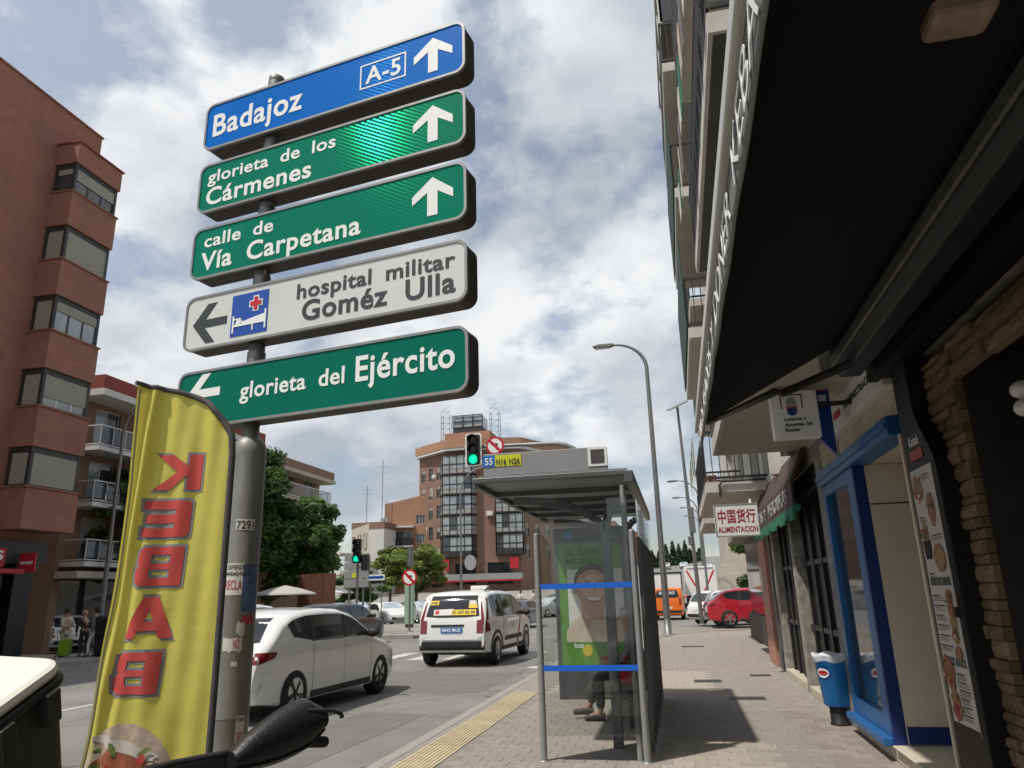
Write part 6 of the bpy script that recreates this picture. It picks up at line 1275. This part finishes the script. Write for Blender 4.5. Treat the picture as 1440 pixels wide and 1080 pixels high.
# food shop box sign
als = thing('food_shop_sign', 'white box sign with red Chinese characters and lettering', 'sign', (.735, 14.3, 2.44), 0)
MB().box(0, .93, 0, .2, 0, .70).build('box', 'sign_off', als, bev=.012); M('sign_maroon', (.30, .01, .03), .5); rim = MB()
for r in ((0, .93, 0, .02), (0, .93, .68, .70), (0, .02, .02, .68), (.91, .93, .02, .68)): rim.box(r[0], r[1], -.012, -.0005, r[2], r[3])
rim.build('rim', 'sign_panel_grey', als); text('中国货行', 'sign_maroon', als, .07, .86, .31, .22, -.003, .018, ext=.001); text('ALIMENTACION', 'sign_maroon', als, .05, .89, .09, .115, -.003, .03, ext=.001); MB().bar((.93, .1, .5), (1.26, .1, .5), .05).build('bracket', 'dark_metal', als); als.scale = (.845, .845, .845); MB().cyl((.8, .1, .70), (.8, .1, .8), .03, n=8).build('lamp_stub', 'sign_off', als)
# blue bin against the wall
wb = thing('waste_bin', 'blue plastic bin with round label and white liner by the blue shopfront', 'bin', (1.64, 9.6, .0)); M('bin_blue', (.008, .2, .56), .38, var=.05, vscale=6); M('liner', (.66, .70, .74), .45, var=.12, vscale=25)
MB().lathe([(0, .2), (.135, .2), (.15, .22), (.2, .72), (.208, .73), (.208, .742), (.195, .742), (.15, .3), (0, .28)], 28).build('tub', 'bin_blue', wb)
rows = [[((.214 + dr + .006 * math.sin(7 * a + z)) * math.cos(a), (.214 + dr + .006 * math.sin(7 * a + z)) * math.sin(a), z + .012 * math.sin(5 * a)) for a in np.linspace(0, 2 * math.pi, 49)] for dr, z in ((-.012, .68), (.0, .73), (.0, .752), (-.02, .76), (-.06, .68))]
MB().grid(rows).build('liner', 'liner', wb)
def bin_patch(a0, a1, z0, z1, mat, rr, name):
    cz, hz = (z0 + z1) / 2, (z1 - z0) / 2; n = 24; ca = math.atan2(-9.6, -1.64) + (a0 + a1) / 2; ha = (a1 - a0) / 2; ps = []
    for k in range(n): q = 2 * math.pi * k / n; z = cz + hz * math.sin(q); r = .15 + .05 * (z - .22) / .5 + rr; a = ca + ha * math.cos(q); ps.append((r * math.cos(a), r * math.sin(a), z))
    return MB().add(ps, [tuple(range(n))]).build(name, mat, wb)
bin_patch(-1.05, -.2, .50, .63, 'hosp_blue', .012, 'label'); bin_patch(-1.0, -.25, .51, .615, 'sign_letter', .016, 'label_face'); bin_patch(-.92, -.33, .545, .585, 'red_paint', .020, 'label_word')
MB().box(.0, .2, -.05, .05, .02, .22).build('bracket', 'grime_stone', wb); MB().lathe([(0, 0), (.11, 0), (.11, .02), (.1, .03), (.1, .2)], 16).build('stand', 'dark_metal', wb)
# menu board and stone clad wall of the kebab shop
mbd = thing('menu_board', 'tall black menu board with food pictures beside the cream door', 'menu board', (FX - .02, 5.70, 0), rad(-90))
M('menu_black', (.012, .011, .011), .5, spec=.25); M('menu_paper', (.50, .48, .45), .45, var=.05); M('food_brown', (.28, .12, .05), .6, var=.5, vscale=60); M('food_mix', (.30, .18, .07), .6, var=.6, vscale=80); M('menu_red', (.35, .02, .04), .5)
pr = [(0, .0), (.58, .0), (.58, 2.2)] + [(.58 - .26 * (1 - math.cos(a)) / 2, 2.2 + .5 * a / math.pi) for a in np.linspace(.3, math.pi, 8)] + [(.32, 3.05), (0, 3.05)]
MB().prism(pr, -.12, .0).build('board', 'menu_black', mbd, bev=.008)
mp_ = MB().box(.06, .50, -.126, -.121, .62, 2.26).build('menu_sheet', 'menu_paper', mbd)
rd = random.Random(4)
def food(cx, cz, rx, rz, mat, jag=.12): return MB().prism([(cx + rx * math.cos(a) * (1 + rd.uniform(-jag, jag)), cz + rz * math.sin(a) * (1 + rd.uniform(-jag, jag))) for a in np.linspace(0, 2 * math.pi, 22, endpoint=False)], -.130, -.127).build('food_picture', mat, mp_)
food(.18, 2.13, .09, .085, 'food_mix', .3); food(.37, 1.98, .07, .11, 'food_brown'); food(.17, 1.80, .055, .12, 'food_mix', .2); MB().prism([(.12, 1.66), (.22, 1.66), (.24, 1.78), (.1, 1.78)], -.133, -.1305).build('food_picture', 'menu_black', mp_); food(.37, 1.66, .1, .09, 'food_brown', .05); food(.37, 1.655, .08, .07, 'food_mix', .15).location.y = -.003
for z in (1.42, 1.34, 1.26, 1.18, 1.08): food(.40, z, .055, .045, rd.choice(['food_mix', 'food_brown']))
food(.16, .95, .085, .11, 'food_brown', .18); food(.19, .76, .08, .09, 'food_mix', .3); food(.19, .73, .05, .05, 'menu_red'); po_ = None
for k_, o_f in enumerate([c_ for c_ in mp_.children if c_.name.startswith('food_picture')]): o_f.location.y = -.0004 * k_
text('NUESTROS MENÚS', 'sign_ink', mp_, .10, .48, 1.49, .05, -.1275, .02, ext=.0006); text('POLLOS ASADOS', 'sign_ink', mp_, .10, .48, 1.0, .05, -.1275, .02, ext=.0006)
for k_ in range(34):
    b_ = rd.choice([(.18, 2.13, .07), (.37, 1.98, .06), (.17, 1.82, .045), (.37, 1.66, .08), (.4, 1.38, .04), (.4, 1.2, .04), (.16, .95, .07), (.19, .77, .06)]); food(b_[0] + rd.uniform(-1, 1) * b_[2], b_[1] + rd.uniform(-1, 1) * b_[2], rd.uniform(.01, .024), rd.uniform(.006, .016), rd.choice(['wrap_lettuce', 'flag_red', 'wrap_sauce', 'food_brown', 'wrap_meat']), .3).location.y = -.012 - .0003 * k_
ln_ = MB()
for x0, x1, zz in [(.28, .48, 2.2), (.1, .25, 1.93), (.28, .48, 1.80), (.1, .24, 1.56)] + [(.09, .31, 1.42 - .062 * k) for k in range(6)] + [(.28, .48, .95 - .048 * k) for k in range(6)]:
    for q in range(3): ln_.box(x0, x0 + (x1 - x0) * rd.uniform(.5, 1), -.1285, -.1265, zz - .013 * q, zz - .013 * q + (.009 if q == 0 else .004))
tag(ln_.build('small_print', 'sign_ink', mp_), kind='stuff'); MB().box(.06, .50, -.129, -.1265, .62, .65).build('footer', 'menu_black', mp_)
text('Kebab', 'sign_letter', mbd, .14, .34, 2.42, .07, -.123, .0, ext=.001); MB().box(.12, .38, -.126, -.121, 2.32, 2.39).build('red_ribbon', 'menu_red', mbd)
MB().box(.52, .56, -.16, -.121, 1.3, 1.36).build('clip', 'dark_metal', mbd)
KW = bpy.data.objects.new('stone_cladding', None); COL.objects.link(KW); KW.parent = RB
brick = None
M('stone_clad', (.19, .14, .08), .9, var=.3, vscale=6, bump=.8, bscale=22, rnd=.28)
MB().box(fy(6.05), fy(4.88), .02, .5, 0, 3.0).box(fy(4.88), fy(-1), .02, .5, 2.92, 3.0).box(fy(3.55), fy(2.4), .02, .5, 0, 2.92).build('stone_backing', 'door_dark', KW)
stones = []
for i in range(6):
    mb = MB(); w, h = 1, 1; g = 5
    rows = [[(a / g, -.3 * (1 if 0 < a < g and 0 < b < 3 else 0) * rd.uniform(.4, 1.1), b / 3) for a in range(g + 1)] for b in range(4)]
    mb.grid(rows, False); o_ = [(0, 0, 0), (1, 0, 0), (1, 0, 1), (0, 0, 1)]; mb.add(o_ + [(x, 1, z) for x, _, z in o_], [(0, 4, 5, 1), (1, 5, 6, 2), (2, 6, 7, 3), (3, 7, 4, 0)])
    me = mb.mesh('stone'); me.materials.append(MATS['stone_clad']); stones.append(me)
def clad(y0, y1, z0, z1):
    z = z0
    while z < z1 - .03:
        h = min(rd.uniform(.05, .11), z1 - z); x = fy(y1)
        while x < fy(y0) - .03:
            w = min(rd.uniform(.22, .6), fy(y0) - x); o = link('stone', rd.choice(stones), KW); o.location = (x + .004, -.01 - rd.uniform(0, .035), z + .003); o.scale = (w - .008, .06, h - .006); x += w
        z += h
clad(4.88, 5.5, .0, 2.95); clad(3.55, 4.88, 2.72, 2.95); clad(2.9, 3.55, 0, 2.95); clad(3.55, 4.8, 0, .85)
MB().box(fy(4.88), fy(3.55), .6, .62, 0, 2.92).build('dark_entrance', 'glass_dark', RB)
for k in (0, 1): MB().ball((fy(4.33), .1, 2.5 - .1 * k), (.075, .06, .05)).build('globe_lamp', 'white_paint', RB)
nb_ = MB().box(fy(4.05), fy(3.9), .1, .11, 1.5, 1.9).build('price_list', 'menu_paper', RB)
text('6,50', 'sign_ink', nb_, fy(4.04), fy(3.92), 1.8, .04, .095, .01, ext=.001)
# kebab shop awning: black cloth, grey lettered valance, arms, cassette, soffit
AW = thing('shop_awning', 'large black awning with a lettered grey valance overhead on the right', 'awning', (0, 0, 0))
AY0, AY1 = -1.2, 5.8; M('valance_grey', (.16, .16, .155), .85, var=.2, vscale=9); M('awning_bar', (.55, .55, .52), .45, metal=.3)
MB().add([(.27, AY0, 2.74), (.27, AY1, 2.74), (1.35, AY1, 3.30), (1.35, AY0, 3.30), (.27, AY0, 2.752), (.27, AY1, 2.752), (1.35, AY1, 3.312), (1.35, AY0, 3.312)], [(0, 3, 2, 1), (4, 5, 6, 7), (0, 1, 5, 4), (1, 2, 6, 5), (2, 3, 7, 6), (3, 0, 4, 7)]).build('cloth', 'black_fabric', AW)
MB().box(.215, .275, AY0, AY1, 2.68, 2.745).build('front_bar', 'awning_bar', AW, bev=.006)
va = MB(); va.grid([[(.245 + .002 * math.sin(y * 9) * (1 - (z - 2.5) / .18), y, z) for y in np.linspace(AY0, AY1, 80)] for z in (2.5, 2.56, 2.62, 2.68)]); vo = va.build('valance', 'valance_grey', AW); sol = vo.modifiers.new('s', 'SOLIDIFY'); sol.thickness = .004
xx = 0.
for w_ in ('POLLOS', 'ASADOS', 'Y', 'DONER', 'KEBAB'):
    q_ = text_mesh(w_, -.012, .0008 / .12); wd = (q_[2] - q_[1]) * .29; x_ = text(w_, 'sign_letter', vo, 0, wd, 0, .12, 0, -.012, ext=.0008); x_.rotation_euler = (math.pi / 2, 0, rad(-90)); x_.location = (.234, 5.65 - xx, 2.535); xx += wd + .16
for y in (.4, 5.55):
    MB().tube([(.3, y, 2.70), (.78, y - .25, 2.84), (.85, y - .05, 2.87), (1.5, y, 3.12)], [.02, .03, .03, .035], 10).build('arm', 'galv', AW)
MB().prism([(1.30, 3.12), (1.36, 3.06), (1.50, 3.06), (1.58, 3.14), (1.58, 3.34), (1.30, 3.36)], AY0, AY1 + .1).build('cassette', 'dark_metal', AW, bev=.01); MB().box(1.28, 1.30, AY0, AY1 + .1, 3.13, 3.2).build('cassette_lip', 'sign_rim', AW)
MB().box(1.585, 1.79, AY0, AY1 + .25, 3.04, 3.4).build('wall_plate', 'menu_black', AW)
MB().box(1.22, 1.30, AY1 + .1, AY1 + .15, 3.12, 3.4).build('end_plate', 'sign_panel_grey', AW)
# weathered end of a neighbouring roller hanging above
M('old_wood', (.30, .22, .15), .8, var=.35, vscale=10)
MB().prism([(.0, .0), (.16, .0), (.18, .04), (.16, .1), (.0, .1)], -.06, .06).build('roller_end', 'old_wood', AW, bev=.02).location = (.80, 1.90, 2.97)
# ------------------------------------------------------------------ trees
def leaf_mat(name, c, tr):
    m = bpy.data.materials.new(name); m.use_nodes = True; t = m.node_tree; b = t.nodes['Principled BSDF']; MATS[name] = m; b.inputs['Roughness'].default_value = .55
    at = N(t, 'ShaderNodeAttribute'); at.attribute_name = 'tint'; mr = N(t, 'ShaderNodeMapRange'); mr.inputs['To Min'].default_value = .45; mr.inputs['To Max'].default_value = 1.85; L(t, at, 'Fac', mr, 0)
    mu = N(t, 'ShaderNodeMixRGB', blend_type='MULTIPLY'); mu.inputs[0].default_value = 1; mu.inputs[1].default_value = (*c, 1); L(t, mr, 0, mu, 2); L(t, mu, 0, b, 'Base Color')
    tl = N(t, 'ShaderNodeBsdfTranslucent'); L(t, mu, 0, tl, 0); mx = N(t, 'ShaderNodeMixShader'); mx.inputs[0].default_value = tr; L(t, b, 0, mx, 1); L(t, tl, 0, mx, 2); L(t, mx, 0, t.nodes['Material Output'], 0)
leaf_mat('leaf_dark', (.085, .145, .036), .45); leaf_mat('leaf_light', (.13, .17, .035), .35); leaf_mat('leaf_mid', (.095, .15, .035), .4); leaf_mat('leaf_conifer', (.022, .042, .02), .1)
M('bark', (.09, .07, .05), .9, var=.3, vscale=12, bump=.5)
def crown_mesh(cs, nleaf, size, rng, flat=.55):
    """cs: list of (centre, radii) clumps; leaves are folded quads on and in them"""
    vs = []; tint = []
    w = np.array([r[0] * r[1] + r[0] * r[2] for _, r in cs]); w = w / w.sum()
    idx = rng.choice(len(cs), nleaf, p=w)
    d = rng.normal(size=(nleaf, 3)); d /= np.linalg.norm(d, axis=1)[:, None]; rr = rng.uniform(.35, 1.25, nleaf) ** .8
    C = np.array([c for c, _ in cs])[idx]; R = np.array([r for _, r in cs])[idx]
    p = C + d * R * rr[:, None]
    a = rng.normal(size=(nleaf, 3)); a[:, 2] *= flat; a /= np.linalg.norm(a, axis=1)[:, None]
    b = np.cross(a, d + rng.normal(scale=.5, size=(nleaf, 3))); b /= np.linalg.norm(b, axis=1)[:, None] + 1e-9
    s = size * rng.uniform(.6, 1.35, nleaf)[:, None]
    v = np.stack([p - a * s, p + b * s * .45, p + a * s, p - b * s * .45], 1).reshape(-1, 3)
    f = np.arange(nleaf * 4).reshape(-1, 4)
    me = bpy.data.meshes.new('crown'); me.from_pydata(v.tolist(), [], f.tolist())
    clump_t = rng.uniform(.15, .85, len(cs))[idx]; tn = np.clip(clump_t + rng.normal(scale=.2, size=nleaf), 0, 1)
    at = me.attributes.new('tint', 'FLOAT', 'FACE'); at.data.foreach_set('value', tn.astype(np.float32)); me.update(); return me
def tree(label, x, y, z, h, rx, rz, mat, n=9000, size=.17, clumps=26, seed=0, trunk=.18, group='trees across the road', name='leafy_tree'):
    rng = np.random.default_rng(seed); t = thing(name, label, 'tree', (x, y, z), 0, group)
    zc = h - rz; cs = []
    for k in range(clumps):
        d = rng.normal(size=3); d /= np.linalg.norm(d); q = rng.uniform(.3, 1.2) ** .5
        cs.append(((d[0] * rx * .8 * q, d[1] * rx * .8 * q, zc + d[2] * rz * .82 * q), tuple(rng.uniform(.13, .27) * np.array([rx, rx, rz * .62]))))
    me = crown_mesh(cs, n, size, rng); me.materials.append(MATS[mat]); link('crown', me, t)
    tr = MB(); top = zc - rz * .2; tr.tube([(0, 0, -.1), (.05, .02, top * .5), (-.05, .05, top), (0.05, 0, zc + rz * .4)], [trunk, trunk * .75, trunk * .6, trunk * .15], 10)
    for k in range(0, clumps, 2): c = cs[k][0]; s0 = top * rng.uniform(.65, 1); tr.tube([(0, 0, s0), (c[0] * .45, c[1] * .45, (s0 + c[2]) / 2 + .2), c], [trunk * .4, trunk * .25, .02], 7)
    tr.build('trunk', 'bark', t); return t
tree('large dark tree just right of the sign pole', -24.2, 41.5, .01, 10.6, 3.0, 4.6, 'leaf_dark', 17000, .19, 66, 1)
tree('dark tree beside the roadside traffic light, right of the largest one', -22.2, 42.6, .01, 7.9, 2.35, 3.2, 'leaf_dark', 12000, .19, 54, 2)
tree('dark tree hidden mostly behind the sign pole', -25.6, 35.6, .01, 9.6, 2.5, 4.2, 'leaf_dark', 14000, .19, 58, 3)
tree('green street tree between the left balconies and the flag', -25.2, 30.5, gz(-25, 30.5) + .1, 8.3, 2.3, 2.8, 'leaf_mid', 12000, .18, 50, 4)
tree('pale green tree in front of the corner building', -23.6, 66, gz(-23, 66), 6.6, 3.4, 2.4, 'leaf_light', 14000, .18, 58, 5)
tree('smaller pale green tree left of the corner building', -28.5, 72, gz(-28, 72), 6.4, 2.8, 2.3, 'leaf_light', 6000, .2, 24, 6)
tree('low shrubby tree under the blue street plate', -24.5, 56, gz(-24, 56), 3.8, 2.6, 1.6, 'leaf_mid', 6000, .18, 20, 7)
tree('shrubby green tree beside the dark corner pillar', 4.6, 46, 0, 5.2, 1.7, 2.3, 'leaf_mid', 6000, .16, 24, 8)
for k in range(9):
    x, y = -5.5 + 1.5 * k + RNG.uniform(-.5, .5), 180 + 7 * k; h = RNG.uniform(4, 7)
    t = thing('cypress', ['leftmost conifer of the row on the far hilltop', 'second conifer from the left on the far hilltop', 'third conifer from the left on the far hilltop', 'fourth conifer from the left on the far hilltop', 'middle conifer of the row on the far hilltop', 'sixth conifer from the left on the far hilltop', 'third conifer from the right on the far hilltop', 'second conifer from the right on the far hilltop', 'rightmost conifer of the row on the far hilltop'][k], 'tree', (x, y, gz(x, y)), 0, 'conifers on the far hill')
    rng = np.random.default_rng(50 + k); cs = [((0, 0, h * (.15 + .8 * q)), tuple(np.array([1, 1, 1.6]) * (.9 * (1 - q) + .15))) for q in np.linspace(0, 1, 8)]
    me = crown_mesh(cs, 1500, .4, rng); me.materials.append(MATS['leaf_conifer']); link('crown', me, t); MB().cyl((0, 0, 0), (0, 0, h * .8), .2, .05, 8).build('trunk', 'bark', t)
